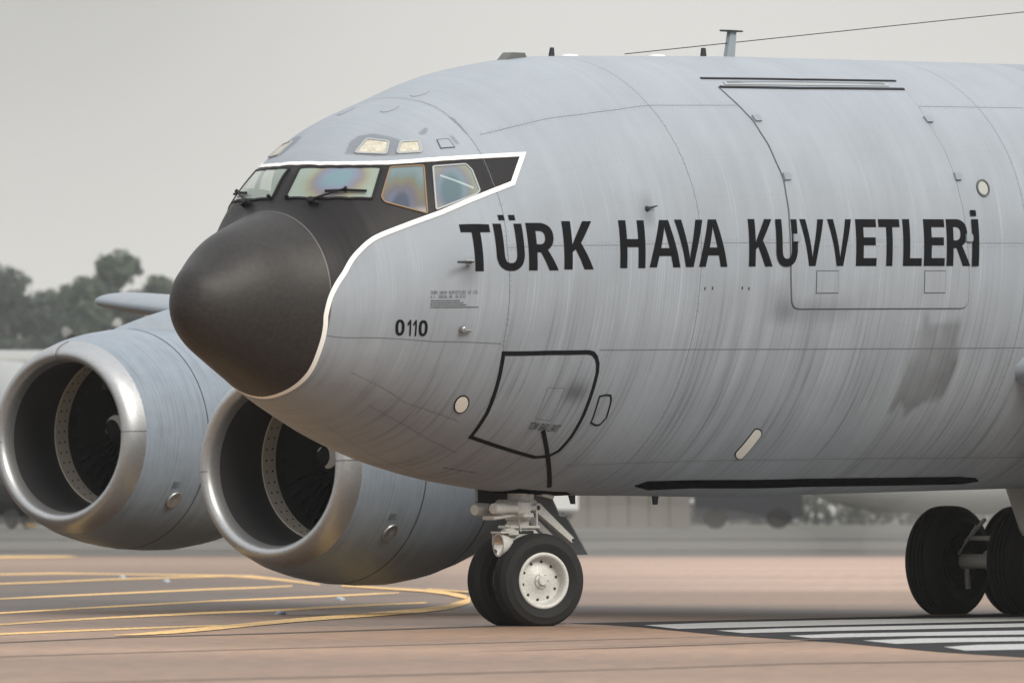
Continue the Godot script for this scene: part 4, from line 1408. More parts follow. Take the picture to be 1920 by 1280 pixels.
func aerials() -> void:
	blade_aerial("blade_aerial", Vector3(0.42, crown_y(0.42), 0), 1, 0.085, 0.085, 0.04, M.dark, 0.01)
	blade_aerial("blade_aerial", Vector3(2.93, crown_y(2.93), 0), 1, 0.085, 0.09, 0.05, M.dark, 0.0)
	blade_aerial("blade_aerial", Vector3(0.74, keel_y(0.74), 0), -1, 0.085, 0.10, 0.055, M.dark, 0.03)
	blade_aerial("blade_aerial", Vector3(2.12, keel_y(2.12), 0), -1, 0.085, 0.10, 0.055, M.dark, 0.0)
	var s := Shape.new()
	var b := crown_y(3.36)
	plate(s, Vector3(3.36, b, 0), Vector3(1, 0, 0), Vector3(0, 1, 0), [Vector2(-0.07, -0.03), Vector2(0.07, -0.03), Vector2(0.10, 0.255), Vector2(0.0, 0.255)], 0.045)
	var mast := part(plane, "mast_aerial", s, M.grey)
	var t := Shape.new()
	plate(t, Vector3(3.40, b + 0.262, 0), Vector3(1, 0, 0), Vector3(0, 0, 1), [Vector2(-0.17, -0.02), Vector2(-0.1, -0.06), Vector2(0.12, -0.06), Vector2(0.17, 0.0), Vector2(0.12, 0.06), Vector2(-0.1, 0.06), Vector2(-0.17, 0.02)], 0.014)
	part(mast, "top_plate", t, M.dark)
	var w := Shape.new()
	rod(w, Vector3(1.62, crown_y(1.62) + 0.02, 0), Vector3(9.3, 6.47, 0), 0.0052, 0.0052, 6)
	rod(w, Vector3(9.3, 6.47, 0), Vector3(27.4, 8.45, 0), 0.0052, 0.0052, 6)
	part(plane, "aerial_wire", w, M.dark)
	var f := Shape.new()
	var bt: Array = [Vector2(-0.19, -0.02), Vector2(0.16, -0.02), Vector2(0.12, 0.05), Vector2(-0.08, 0.058)]
	plate(f, Vector3(-0.20, crown_y(-0.20), 0.0), Vector3(1, 0.05, 0).normalized(), Vector3(-0.05, 1, 0).normalized(), bt, 0.12)
	part(plane, "refuelling_light", f, mat(0.10, 0.105, 0.10, 0.6))
	for c in [[0.72, 0.03], [2.15, 0.025]]:
		var e := Shape.new()
		lathe(e, Vector3(c[0], crown_y(c[0]) - 0.02, 0), Vector3.UP, [0, 0.10, 0.03, 0.08, 0.04, 0], 16)
		part(plane, "crown_fitting", e, M.white)

# ---------------------------------------------------------------- wheels and legs
func wheel(parent: Node, called: String, at: Vector3, R: float, w: float, rim_r: float, grooves: int, out: float) -> Node3D:
	var g := group(parent, called, at)
	var h := w / 2
	var s := Shape.new()
	# tyre: sidewall, shoulder, tread with grooves
	var pr: Array = [-h * 0.72, rim_r, -h * 0.93, rim_r + (R - rim_r) * 0.20, -h * 0.99, rim_r + (R - rim_r) * 0.38, -h * 1.03, rim_r + (R - rim_r) * 0.42, -h * 1.03, rim_r + (R - rim_r) * 0.48, -h * 0.98, rim_r + (R - rim_r) * 0.52, -h * 0.95, rim_r + (R - rim_r) * 0.70, -h * 0.89, rim_r + (R - rim_r) * 0.80, -h * 0.86, rim_r + (R - rim_r) * 0.80, -h * 0.78, R - 0.032, -h * 0.62, R - 0.010]
	for k in grooves:
		var x := lerpf(-h * 0.5, h * 0.5, (k + 0.5) / grooves)
		pr.append_array([x - 0.010, R - absf(x) * 0.04, x - 0.008, R - 0.020, x + 0.008, R - 0.020, x + 0.010, R - absf(x) * 0.04])
	pr.append_array([h * 0.62, R - 0.010, h * 0.78, R - 0.032, h * 0.86, rim_r + (R - rim_r) * 0.80, h * 0.89, rim_r + (R - rim_r) * 0.80, h * 0.95, rim_r + (R - rim_r) * 0.70, h * 0.98, rim_r + (R - rim_r) * 0.52, h * 1.03, rim_r + (R - rim_r) * 0.48, h * 1.03, rim_r + (R - rim_r) * 0.42, h * 0.99, rim_r + (R - rim_r) * 0.38, h * 0.93, rim_r + (R - rim_r) * 0.20, h * 0.72, rim_r])
	lathe(s, Vector3.ZERO, Vector3(0, 0, 1), pr, 64)
	# the part that bears on the ground is flattened
	for k in s.v.size():
		var v := s.v[k]
		var fl := -(R - 0.022)
		if v.y < fl:
			s.v[k] = Vector3(v.x, fl + (v.y - fl) * 0.05, v.z * 1.03)
	part(g, "tyre", s, M.tyre)
	return g

func nose_gear() -> void:
	var z := 0.0
	var leg := Shape.new()
	lathe(leg, Vector3(-0.12, 0.98, 0), Vector3.UP, [0, 0, 0, 0.105, 0.02, 0.11, 0.05, 0.11, 0.07, 0.095, 0.30, 0.095, 0.33, 0.105, 0.36, 0.085, 0.62, 0.075, 0.62, 0], 28)
	lathe(leg, Vector3(-0.12, 1.02, 0), Vector3.UP, [0.02, 0.112, 0.03, 0.125, 0.055, 0.125, 0.065, 0.112], 28)
	lathe(leg, Vector3(-0.12, 1.02, 0), Vector3.UP, [0.13, 0.095, 0.14, 0.125, 0.165, 0.125, 0.175, 0.095], 28)
	var st := part(plane, "nose_gear_leg", leg, M.gear)
	var col := Shape.new()
	block(col, Vector3(-0.20, 1.165, 0), Vector3(0.20, 0.16, 0.34), Basis.IDENTITY, 0.03)
	block(col, Vector3(-0.02, 1.20, 0), Vector3(0.20, 0.09, 0.20), Basis.IDENTITY, 0.02)
	block(col, Vector3(-0.19, 1.09, 0), Vector3(0.16, 0.05, 0.40), Basis.IDENTITY, 0.012)
	block(col, Vector3(-0.10, 1.265, 0), Vector3(0.17, 0.05, 0.18), Basis.IDENTITY, 0.012)
	part(st, "steering_collar", col, M.gear)
	for e in [-1.0, 1.0]:
		var a := Shape.new()
		var y: float = 1.150 + 0.006 * e
		lathe(a, Vector3(-0.30, y, 0.117 * e), Vector3(-1, 0.0, 0), [0, 0.0, 0.0, 0.046, 0.19, 0.046, 0.195, 0.055, 0.21, 0.056, 0.345, 0.056, 0.365, 0.050, 0.370, 0], 24)
		part(st, "steering_actuator", a, M.gear)
	var sup := Shape.new()
	block(sup, Vector3(-0.42, 1.085, 0.02), Vector3(0.40, 0.045, 0.16), Basis(Vector3(0, 0, 1), 0.1), 0.015)
	rod(sup, Vector3(-0.25, 1.10, -0.1), Vector3(-0.5, 1.12, 0.1), 0.018)
	part(st, "actuator_bracket", sup, M.gear)
	# upper post and its fittings
	var up := Shape.new()
	block(up, Vector3(-0.02, 1.38, 0.03), Vector3(0.10, 0.30, 0.14), Basis.IDENTITY, 0.02)
	block(up, Vector3(0.16, 1.345, 0.06), Vector3(0.17, 0.12, 0.12), Basis(Vector3(0, 0, 1), -0.15), 0.02)
	rod(up, Vector3(0.08, 1.30, 0.14), Vector3(0.26, 1.27, 0.14), 0.022)
	part(st, "drag_brace_end", up, M.gear)
	# torque links
	for e in [-1.0, 1.0]:
		var t := Shape.new()
		var p0 := Vector3(0.03, 1.165, 0.115 * e)
		var p1 := Vector3(0.60, 0.845, 0.115 * e - 0.01)
		var d := (p1 - p0).normalized()
		var nn := Vector3(0, 0, 1)
		var e2 := nn.cross(d)
		var l := p0.distance_to(p1)
		plate(t, p0, d, e2, [Vector2(-0.04, -0.03), Vector2(0, -0.052), Vector2(0.05, -0.048), Vector2(l, -0.028), Vector2(l + 0.025, 0.0), Vector2(l, 0.028), Vector2(0.05, 0.048), Vector2(0, 0.052), Vector2(-0.04, 0.03)], 0.05)
		var tl := part(st, "torque_link", t, M.gear)
		for q in [[p0, 0.024], [p1, 0.016]]:
			var b := Shape.new()
			rod(b, (q[0] as Vector3) - nn * 0.035, (q[0] as Vector3) + nn * 0.035, q[1])
			part(st, "link_bolt", b, M.dark)
	var brk := Shape.new()
	block(brk, Vector3(-0.06, 1.165, 0.115), Vector3(0.14, 0.06, 0.05), Basis.IDENTITY, 0.012)
	var brk2 := Shape.new()
	block(brk2, Vector3(-0.06, 1.165, -0.115), Vector3(0.14, 0.06, 0.05), Basis.IDENTITY, 0.012)
	part(st, "link_bracket", brk2, M.gear)
	rod(brk, Vector3(0.015, 1.12, 0.13), Vector3(0.02, 0.97, 0.13), 0.012)
	rod(brk, Vector3(-0.02, 0.97, 0.16), Vector3(-0.03, 1.14, 0.16), 0.008)
	part(st, "link_bracket", brk, M.gear)
	# everything that steers with the wheels
	var steer := Basis(Vector3.UP, deg_to_rad(-24))
	var box := Shape.new()
	plate(box, Vector3(-0.10, 0, 0), steer * Vector3(1, 0, 0), Vector3.UP, [Vector2(-0.16, 0.55), Vector2(0.16, 0.55), Vector2(0.17, 0.90), Vector2(0.10, 0.985), Vector2(-0.12, 0.985), Vector2(-0.17, 0.90)], 0.20)
	block(box, Vector3(-0.10, 0.975, 0), Vector3(0.34, 0.03, 0.26), steer, 0.008)
	var fork := part(st, "fork", box, M.gear)
	var fs := Shape.new()
	block(fs, steer * Vector3(0.02, 0, 0.104) + Vector3(-0.10, 0.925, 0), Vector3(0.17, 0.030, 0.012), steer, 0.003)
	for q in [[-0.10, 0.955], [-0.05, 0.86], [0.06, 0.965], [-0.11, 0.905]]:
		rod(fs, steer * Vector3(q[0], 0, 0.095) + Vector3(-0.10, q[1], 0), steer * Vector3(q[0], 0, 0.112) + Vector3(-0.10, q[1], 0), 0.009, 0.009, 8)
	part(st, "fork_slots", fs, M.dark)
	var hyd := Shape.new()
	rod(hyd, Vector3(-0.30, 0.97, 0.03), Vector3(-0.20, 0.985, 0.05), 0.026)
	rod(hyd, Vector3(-0.36, 0.945, 0.02), Vector3(-0.24, 0.945, 0.05), 0.02)
	rod(hyd, Vector3(-0.33, 0.98, 0.05), Vector3(-0.38, 0.99, 0.05), 0.014)
	block(hyd, Vector3(-0.27, 0.915, 0.04), Vector3(0.12, 0.05, 0.10), steer, 0.01)
	rod(hyd, Vector3(-0.2, 0.93, 0.1), Vector3(-0.24, 1.1, 0.1), 0.008)
	part(st, "hydraulic_fittings", hyd, M.gear)
	# taxi lamp, facing forward
	var lp := Vector3(-0.43, 0.80, 0.02)
	var hs := Shape.new()
	lathe(hs, lp, steer * Vector3(-1, 0, 0), [-0.14, 0, -0.13, 0.05, -0.06, 0.10, 0.0, 0.118, 0.02, 0.118, 0.022, 0.102], 32)
	block(hs, lp + Vector3(0.03, 0.122, 0), Vector3(0.14, 0.018, 0.22), steer, 0.004)
	block(hs, lp + Vector3(0.03, 0.06, 0) + steer * Vector3(0, 0, -0.11), Vector3(0.10, 0.12, 0.012), steer, 0.004)
	rod(hs, lp + Vector3(0.05, 0, 0), lp + Vector3(0.24, 0.08, 0), 0.03)
	var lamp := part(st, "taxi_lamp", hs, M.gear)
	var lg := Shape.new()
	lathe(lg, lp + steer * Vector3(-0.016, 0, 0), steer * Vector3(-1, 0, 0), [-0.05, 0.0, -0.044, 0.035, -0.025, 0.072, 0.0, 0.102], 32)
	part(st, "lamp_reflector", lg, M.lamp_glass)
	# wheels
	var ax := group(plane, "nose_wheels", Vector3(0, 0.448, 0))
	ax.basis = steer
	ax.name = "nose_wheel_axle"
	var sh := Shape.new()
	rod(sh, Vector3(0, 0, -0.36), Vector3(0, 0, 0.36), 0.05)
	part(ax, "axle", sh, M.gear)
	for e in [-1.0, 1.0]:
		var at := Vector3(0, 0.448, 0) + steer * Vector3(0, 0, 0.275 * e)
		var w := wheel(plane, "nose_wheel", at, 0.468, 0.27, 0.272, 4, e)
		w.basis = steer
		if e < 0: w.basis = steer * Basis(Vector3.UP, PI)
		var rm := Shape.new()
		lathe(rm, Vector3.ZERO, Vector3(0, 0, 1), [-0.10, 0.262, 0.095, 0.268, 0.112, 0.279, 0.120, 0.272, 0.123, 0.265, 0.122, 0.255, 0.116, 0.244, 0.110, 0.240, 0.104, 0.236, 0.086, 0.230, 0.028, 0.220, 0.016, 0.205, 0.022, 0.16, 0.042, 0.11, 0.056, 0.085, 0.058, 0.07], 56)
		part(w, "rim", rm, M.gear)
		var hb := Shape.new()
		lathe(hb, Vector3(0, 0, 0.052), Vector3(0, 0, 1), [0, 0.078, 0.022, 0.074, 0.027, 0.066, 0.030, 0.052, 0.048, 0.047, 0.055, 0.040, 0.057, 0.0], 32)
		part(w, "hub_cap", hb, M.gear)
		for k in 10:
			var an := TAU * k / 10 + 0.2
			var bh := Shape.new()
			lathe(bh, Vector3(cos(an) * 0.187, sin(an) * 0.187, 0.012), Vector3(0, 0, 1), [0, 0.014, 0.012, 0.014, 0.014, 0.0], 10)
			part(w, "bolt_hole", bh, M.dark)
		for k in 6:
			var an := TAU * k / 6
			var bo := Shape.new()
			rod(bo, Vector3(cos(an) * 0.063, sin(an) * 0.063, 0.070), Vector3(cos(an) * 0.063, sin(an) * 0.063, 0.088), 0.007, 0.007, 6)
			part(w, "hub_bolt", bo, M.steel)
	# doors
	var d1 := Shape.new()
	plate(d1, Vector3(0, 0, -0.31), Vector3(1, 0, 0), Vector3.UP, [Vector2(0.42, 1.40), Vector2(0.70, 1.40), Vector2(0.93, 1.085), Vector2(1.04, 1.07), Vector2(1.39, 0.70), Vector2(1.22, 0.695), Vector2(0.42, 1.02)], 0.03)
	part(plane, "nose_gear_rear_door", d1, M.door_dark)
	var d1e := Shape.new()
	for q in [[Vector2(0.69, 1.40), Vector2(0.925, 1.085)], [Vector2(1.035, 1.07), Vector2(1.385, 0.70)]]:
		rod(d1e, Vector3(q[0].x + 0.012, q[0].y + 0.004, -0.31), Vector3(q[1].x + 0.012, q[1].y + 0.004, -0.31), 0.016, 0.016, 8)
	part(plane.get_node("nose_gear_rear_door"), "edge_strip", d1e, M.trim)
	var d2 := Shape.new()
	plate(d2, Vector3(0, 0, -0.33), Vector3(1, 0, 0), Vector3.UP, [Vector2(-0.36, 1.50), Vector2(0.30, 1.50), Vector2(0.30, 1.24), Vector2(0.10, 1.235), Vector2(-0.08, 1.205), Vector2(-0.36, 1.215)], 0.03)
	part(plane, "nose_gear_front_door", d2, M.dark)
	var d2e := Shape.new()
	rod(d2e, Vector3(-0.368, 1.48, -0.32), Vector3(-0.368, 1.225, -0.32), 0.012, 0.012, 8)
	part(plane.get_node("nose_gear_front_door"), "edge_strip", d2e, M.trim)

func main_gear(sd: float) -> void:
	var leg := Shape.new()
	var zc := 3.25 * sd
	rod(leg, Vector3(13.2, 0.62, zc), Vector3(13.2, 2.5, zc), 0.15)
	rod(leg, Vector3(12.5, 0.60, zc), Vector3(13.9, 0.60, zc), 0.12)
	rod(leg, Vector3(13.2, 1.2, zc), Vector3(12.2, 2.2, zc * 0.62), 0.06)
	var l := part(plane, "main_gear_leg", leg, M.gear)
	for ax in [12.5, 13.9]:
		var a := Shape.new()
		rod(a, Vector3(ax, 0.585, zc - 0.62), Vector3(ax, 0.585, zc + 0.62), 0.085)
		part(l, "axle", a, M.gear)
		for e in [-1.0, 1.0]:
			var zz: float = zc + 0.55 * e
			var w := wheel(plane, "main_wheel", Vector3(ax, 0.585, zz), 0.615, 0.43, 0.30, 4, e)
			if e * sd > 0: w.basis = Basis(Vector3.UP, PI if sd > 0 else 0.0)
			# the inner side shows the brake pack, the outer the rim
			var inner: float = -e      # towards the leg
			var br := Shape.new()
			lathe(br, Vector3.ZERO, Vector3(0, 0, 1.0), [-0.18, 0.292, -0.13, 0.285, -0.10, 0.24, -0.04, 0.22, 0.04, 0.22, 0.10, 0.24, 0.13, 0.285, 0.18, 0.292], 40)
			part(w, "rim", br, M.door_dark)
			var bk := Shape.new()
			lathe(bk, Vector3(0, 0, 0), Vector3(0, 0, 1.0), [-0.20, 0, -0.20, 0.13, -0.10, 0.19, 0.10, 0.19, 0.20, 0.13, 0.20, 0], 32)
			for k in 6:
				var an := TAU * k / 6 + 0.3
				for q in [-1.0, 1.0]:
					rod(bk, Vector3(cos(an) * 0.15, sin(an) * 0.15, 0.10 * q), Vector3(cos(an) * 0.15, sin(an) * 0.15, 0.21 * q), 0.035, 0.03, 10)
			part(w, "brake_pack", bk, M.dark)
	var links := Shape.new()
	rod(links, Vector3(12.5, 0.55, zc - 0.30), Vector3(12.5, 0.28, zc - 0.28), 0.03)
	rod(links, Vector3(12.55, 0.80, zc - 0.35), Vector3(12.5, 1.05, zc - 0.05), 0.022)
	rod(links, Vector3(12.5, 0.84, zc - 0.28), Vector3(12.5, 0.84, zc + 0.1), 0.028)
	rod(links, Vector3(12.4, 0.66, zc - 0.34), Vector3(12.4, 0.98, zc - 0.10), 0.012)
	part(l, "brake_rods", links, M.gear)
	# the pale door that hangs beside the leg
	var d := Shape.new()
	plate(d, Vector3(11.35, 0, 2.05 * sd), Vector3(1, 0, 0), Vector3.UP, [Vector2(-0.30, 1.55), Vector2(0.12, 1.55), Vector2(0.22, 0.93), Vector2(0.20, 0.87), Vector2(0.12, 0.87), Vector2(0.06, 0.93)], 0.035)
	part(plane, "main_gear_door", d, mat(0.52, 0.53, 0.50, 0.5))
	var f := Shape.new()
	block(f, Vector3(11.75, 1.33, 1.95 * sd), Vector3(0.16, 0.26, 0.16), Basis.IDENTITY, 0.03)
	rod(f, Vector3(11.7, 1.20, 2.0 * sd), Vector3(12.0, 1.28, 2.0 * sd), 0.03)
	part(plane, "door_actuator", f, M.gear)

# ---------------------------------------------------------------- wings, fin, engines
func aerofoil(n := 15) -> Array:      # (chord fraction, thickness fraction) round from the trailing edge over the top and back below
	var o: Array = []
	for k in n:
		var x := 0.5 + 0.5 * cos(PI * k / (n - 1))
		o.append(Vector2(x, 5.0 * (0.2969 * sqrt(x) - 0.126 * x - 0.3516 * x * x + 0.2843 * x * x * x - 0.1015 * x * x * x * x)))
	for k in range(n - 2, 0, -1):
		var x := 0.5 + 0.5 * cos(PI * k / (n - 1))
		o.append(Vector2(x, -4.0 * (0.2969 * sqrt(x) - 0.126 * x - 0.3516 * x * x + 0.2843 * x * x * x - 0.1015 * x * x * x * x)))
	return o

# sections: [leading edge position, chord, thickness ratio]; up is the direction of thickness
func loft(s: Shape, secs: Array, up: Vector3) -> void:
	var af := aerofoil()
	var n := af.size()
	var P: Array = []
	for q in secs:
		var row: Array = []
		for a in af:
			row.append((q[0] as Vector3) + Vector3(a.x * q[1], 0, 0) + up * (a.y * q[1] * q[2]))
		P.append(row)
	for r in secs.size():
		for k in n:
			var da: Vector3 = P[r][(k + 1) % n] - P[r][(k - 1 + n) % n]
			var db: Vector3 = P[mini(r + 1, secs.size() - 1)][k] - P[maxi(r - 1, 0)][k]
			var nn := da.cross(db).normalized()
			var mid: Vector3 = secs[r][0] + Vector3(secs[r][1] * 0.45, 0, 0)
			if nn.dot((P[r][k] as Vector3) - mid) < 0: nn = -nn
			s.p(P[r][k], nn)
	for r in secs.size() - 1:
		for k in n:
			s.quad(r * n + k, r * n + (k + 1) % n, (r + 1) * n + (k + 1) % n, (r + 1) * n + k)

func wing_le(z: float) -> Vector3:
	return Vector3(5.9 + 0.66 * (absf(z) - 1.85), 2.44 + 0.068 * (absf(z) - 1.85), z)

func wing(sd: float) -> void:
	var s := Shape.new()
	var secs: Array = []
	for q in [[1.2, 10.6, 0.115], [1.9, 10.0, 0.115], [5.0, 8.2, 0.11], [8.4, 6.6, 0.105], [11.5, 5.6, 0.10], [14.2, 4.8, 0.10], [18.0, 3.7, 0.10], [20.8, 3.1, 0.10], [22.0, 2.75, 0.095], [22.5, 2.35, 0.085], [22.75, 1.8, 0.065], [22.85, 1.2, 0.02]]:
		var le := wing_le(q[0] * sd)
		var back: float = maxf(0.0, 2.9 - q[1]) * 0.75
		var inner := smoothstep(4.0, 2.0, q[0])      # the root stands a little farther back and higher, thinned into its fairing
		secs.append([le + Vector3(back + 0.42 * inner, 0.20 * inner, 0), q[1] - 0.5 * inner, q[2] * (1.0 - 0.25 * inner)])
	loft(s, secs, Vector3.UP)
	part(plane, "wing", s, M.grey)
	var f := Shape.new()      # fairing where the leading edge meets the fuselage
	var fs: Array = []
	for q in [[1.55, 10.8, 0.15], [1.80, 10.6, 0.14], [2.05, 10.35, 0.125], [2.3, 10.1, 0.118]]:
		fs.append([wing_le(q[0] * sd) + Vector3(0.26, 0.19, 0), q[1] - 0.5, q[2] * 0.66])
	loft(f, fs, Vector3.UP)
	part(plane, "wing_root_fairing", f, M.grey)

func fin() -> void:
	var s := Shape.new()
	loft(s, [[Vector3(22.5, 5.9, 0), 7.5, 0.09], [Vector3(25.5, 9.0, 0), 5.2, 0.09], [Vector3(28.2, 12.0, 0), 3.0, 0.09], [Vector3(28.5, 12.15, 0), 2.4, 0.03]], Vector3(0, 0, 1))
	part(plane, "fin", s, M.grey)

func droop(s: Shape, at: Vector3) -> void:      # the intake looks a little downwards: its bore rises towards the fan
	for k in s.v.size():
		var v := s.v[k]
		v.y += 0.115 * clampf((v.x - at.x - 0.2) / 1.16, 0.0, 1.3)
		s.v[k] = v

func engine(at: Vector3, wing_run: float, wing_y: float, spin: float) -> void:
	# outer cowl, from the lip back to the fan nozzle
	var dir := Vector3(1, -0.012, 0.0).normalized()
	var hub := at + Vector3(0, 0.125, 0)
	var s := Shape.new()
	lathe(s, at, dir, [0.24, 1.105, 0.42, 1.165, 0.7, 1.222, 1.0, 1.262, 1.15, 1.272], 72)
	lathe(s, at, dir, [1.153, 1.272, 1.5, 1.286, 1.9, 1.278, 2.3, 1.225, 2.45, 1.195], 72)
	lathe(s, at, dir, [2.456, 1.193, 2.8, 1.11, 3.15, 1.0, 3.5, 0.87, 3.75, 0.775, 3.72, 0.74, 3.3, 0.72], 72)
	var n := part(plane, "engine_nacelle", s, M.nacelle)
	var sm := Shape.new()
	lathe(sm, at, dir, [1.145, 1.268, 1.146, 1.275, 1.158, 1.276, 1.159, 1.268], 72)
	lathe(sm, at, dir, [2.443, 1.187, 2.444, 1.200, 2.468, 1.194, 2.469, 1.184], 72)
	part(n, "cowl_seam", sm, M.dark)
	var l := Shape.new()
	lathe(l, at, dir, [0.245, 1.106, 0.16, 1.080, 0.09, 1.051, 0.04, 1.018, 0.01, 0.982, 0.0, 0.953, 0.006, 0.924, 0.03, 0.897, 0.075, 0.878, 0.14, 0.868, 0.2, 0.864], 96, true)
	part(n, "inlet_lip", l, M.lip)
	var ls := Shape.new()
	for k in 4:
		var an := TAU * k / 4 + 0.06
		var pth := [[0.24, 1.106], [0.16, 1.082], [0.09, 1.053], [0.04, 1.020], [0.01, 0.984], [-0.002, 0.953], [0.004, 0.923], [0.03, 0.895]]
		for j in pth.size() - 1:
			var q0: Vector3 = at + dir * pth[j][0] + Vector3(0, sin(an), cos(an)) * pth[j][1]
			var q1: Vector3 = at + dir * pth[j + 1][0] + Vector3(0, sin(an), cos(an)) * pth[j + 1][1]
			rod(ls, q0, q1, 0.0035, 0.0035, 5)
	part(n, "lip_joint", ls, M.dark)
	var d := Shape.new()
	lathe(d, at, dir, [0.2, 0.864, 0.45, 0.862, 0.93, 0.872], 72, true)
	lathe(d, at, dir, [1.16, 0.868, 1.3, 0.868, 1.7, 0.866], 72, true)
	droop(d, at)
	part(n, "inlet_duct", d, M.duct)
	var b := Shape.new()
	lathe(b, at, dir, [0.93, 0.872, 0.932, 0.860, 1.158, 0.860, 1.16, 0.868], 72, true)
	droop(b, at)
	part(n, "liner_band", b, M.band)
	var hl := Shape.new()
	for k in 44:
		for r in 2:
			var an := TAU * (k + 0.5 * 0) / 44
			var rr := Vector3(0, sin(an), cos(an))
			var c := at + dir * (0.995 + 0.10 * r) + rr * 0.859
			lathe(hl, c, -rr, [0, 0.013, 0.002, 0.013, 0.003, 0], 7)
	droop(hl, at)
	var ho := part(n, "liner_holes", hl, M.void)
	ho.set_meta("kind", "stuff")
	# fan
	var bl := Shape.new()
	var rows := 7
	for r in rows:
		var f := float(r) / (rows - 1)
		var rad := lerpf(0.22, 0.856, f)
		var tw := lerpf(0.45, 1.08, f)
		for e in 5:
			var c := (e / 4.0 - 0.5) * 0.17
			var cam := 0.018 * (1.0 - pow(e / 2.0 - 1.0, 2))
			bl.p(Vector3(c * cos(tw) + cam * sin(tw), rad, c * sin(tw) - cam * cos(tw)), Vector3(-sin(tw) - 0.2, 0, cos(tw)).normalized() * -1.0)
	for r in rows - 1:
		for e in 4:
			var a := r * 5 + e
			bl.quad(a, a + 1, a + 6, a + 5)
	var bm := bl.mesh(M.blade)
	for k in 36:
		share(n, "fan_blade", bm, Transform3D(Basis(dir, TAU * k / 36 + spin), hub + dir * 1.31))
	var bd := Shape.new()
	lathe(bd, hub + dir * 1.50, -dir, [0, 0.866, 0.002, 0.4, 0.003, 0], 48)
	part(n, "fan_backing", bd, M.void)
	var sp := Shape.new()
	var cone := [0.0, 0.255, 0.06, 0.24, 0.18, 0.19, 0.28, 0.125, 0.345, 0.070, 0.372, 0.035, 0.382, 0.0]
	lathe(sp, hub + dir * 1.25, -dir, cone, 40)
	part(n, "spinner", sp, M.black)
	# the white comma painted on the spinner: an arc round the tip, and a dot beside it
	var fr := frame_of(-dir)
	for piece in [[0.0, 2.9, 0.285, 0.034], [3.3, 4.1, 0.325, 0.022]]:
		var sw := Shape.new()
		var prev: Array = []
		for k in 25:
			var f := k / 24.0
			var an: float = spin + lerpf(piece[0], piece[1], f)
			var wd: float = piece[3] * pow(sin(PI * clampf(f * 0.94 + 0.03, 0, 1)), 0.5) + 0.002
			var cur: Array = []
			for e in [-1.0, 1.0]:
				var x: float = piece[2] + wd * e
				var rr := 0.0
				for j in range(0, cone.size() - 2, 2):
					if x >= cone[j]: rr = lerpf(cone[j + 1], cone[j + 3], clampf((x - cone[j]) / (cone[j + 2] - cone[j]), 0, 1))
				var rv := fr.x * cos(an) + fr.y * sin(an)
				cur.append(sw.p(hub + dir * 1.25 - dir * (x + 0.003) + rv * (rr + 0.004), (rv * 0.85 - dir * 0.5).normalized()))
			if prev.size(): sw.quad(prev[0], prev[1], cur[1], cur[0])
			prev = cur
		part(n, "spinner_mark", sw, M.white)
	# core nozzle
	var cn := Shape.new()
	lathe(cn, at, dir, [3.0, 0.62, 3.7, 0.60, 4.4, 0.46, 4.7, 0.38, 4.65, 0.34, 4.3, 0.30], 40)
	lathe(cn, at, dir, [4.2, 0.22, 4.7, 0.18, 5.1, 0.0], 32)
	part(n, "core_nozzle", cn, M.steel)
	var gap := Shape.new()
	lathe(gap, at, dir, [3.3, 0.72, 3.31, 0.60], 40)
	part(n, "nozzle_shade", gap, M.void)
	# drain dimple low on the port side, with its stencil
	var an2 := deg_to_rad(-35)
	var rv2 := Vector3(0, sin(an2), cos(an2))
	var vt := Shape.new()
	lathe(vt, at + dir * 0.83 + rv2 * 1.238, rv2, [0, 0.11, 0.016, 0.105, 0.02, 0.085, 0.006, 0.05, 0.0, 0.0], 24)
	part(n, "drain_dimple", vt, M.lip)
	var stn := Shape.new()
	for r in 3:
		for k in 7:
			var a3 := deg_to_rad(-24.5 - r * 1.3)
			var r3 := Vector3(0, sin(a3), cos(a3))
			block(stn, at + dir * (0.72 + k * 0.036) + r3 * 1.236, Vector3(0.024, 0.012, 0.008), Basis(Vector3(1, 0, 0), -a3), 0.001)
			var a4 := deg_to_rad(8.0 - r * 1.5)
			var r4 := Vector3(0, sin(a4), cos(a4))
			block(stn, at + dir * (2.60 + k * 0.05) + r4 * (1.158 - k * 0.013), Vector3(0.035, 0.014, 0.008), Basis(Vector3(1, 0, 0), -a4), 0.001)
	part(n, "stencil_marks", stn, mat(0.10, 0.11, 0.12, 0.6))
	# pylon
	var py := Shape.new()
	var ps: Array = []
	var L := wing_run + 1.2
	var m := 18
	for k in m + 1:
		var f := float(k) / m
		var x := lerpf(0.80, L, f * f * 0.4 + f * 0.6)
		var top := lerpf(1.19, wing_y - at.y + 0.42, pow(sin(clampf((x - 0.8) / 3.4, 0, 1) * PI / 2), 0.85))
		var hw := 0.30 * pow(sin(clampf(f * 1.6 + 0.02, 0, 1) * PI / 2), 0.6) * lerpf(1.0, 0.7, f)
		ps.append([x, top, hw])
	for q in ps:
		for j in 17:
			var a := PI * j / 16.0
			var yy: float = 0.55 + (q[1] - 0.55) * pow(absf(sin(a)), 0.55)
			var zz: float = q[2] * cos(a)
			py.p(at + Vector3(q[0], yy, zz), Vector3(-0.15, sin(a), cos(a)).normalized())
	for r in m:
		for j in 16:
			var a := r * 17 + j
			py.quad(a, a + 1, a + 18, a + 17)
	part(n, "pylon", py, M.grey)

# ---------------------------------------------------------------- far things
func make_background() -> void:
	trees()
	airlifter()
	vehicles()

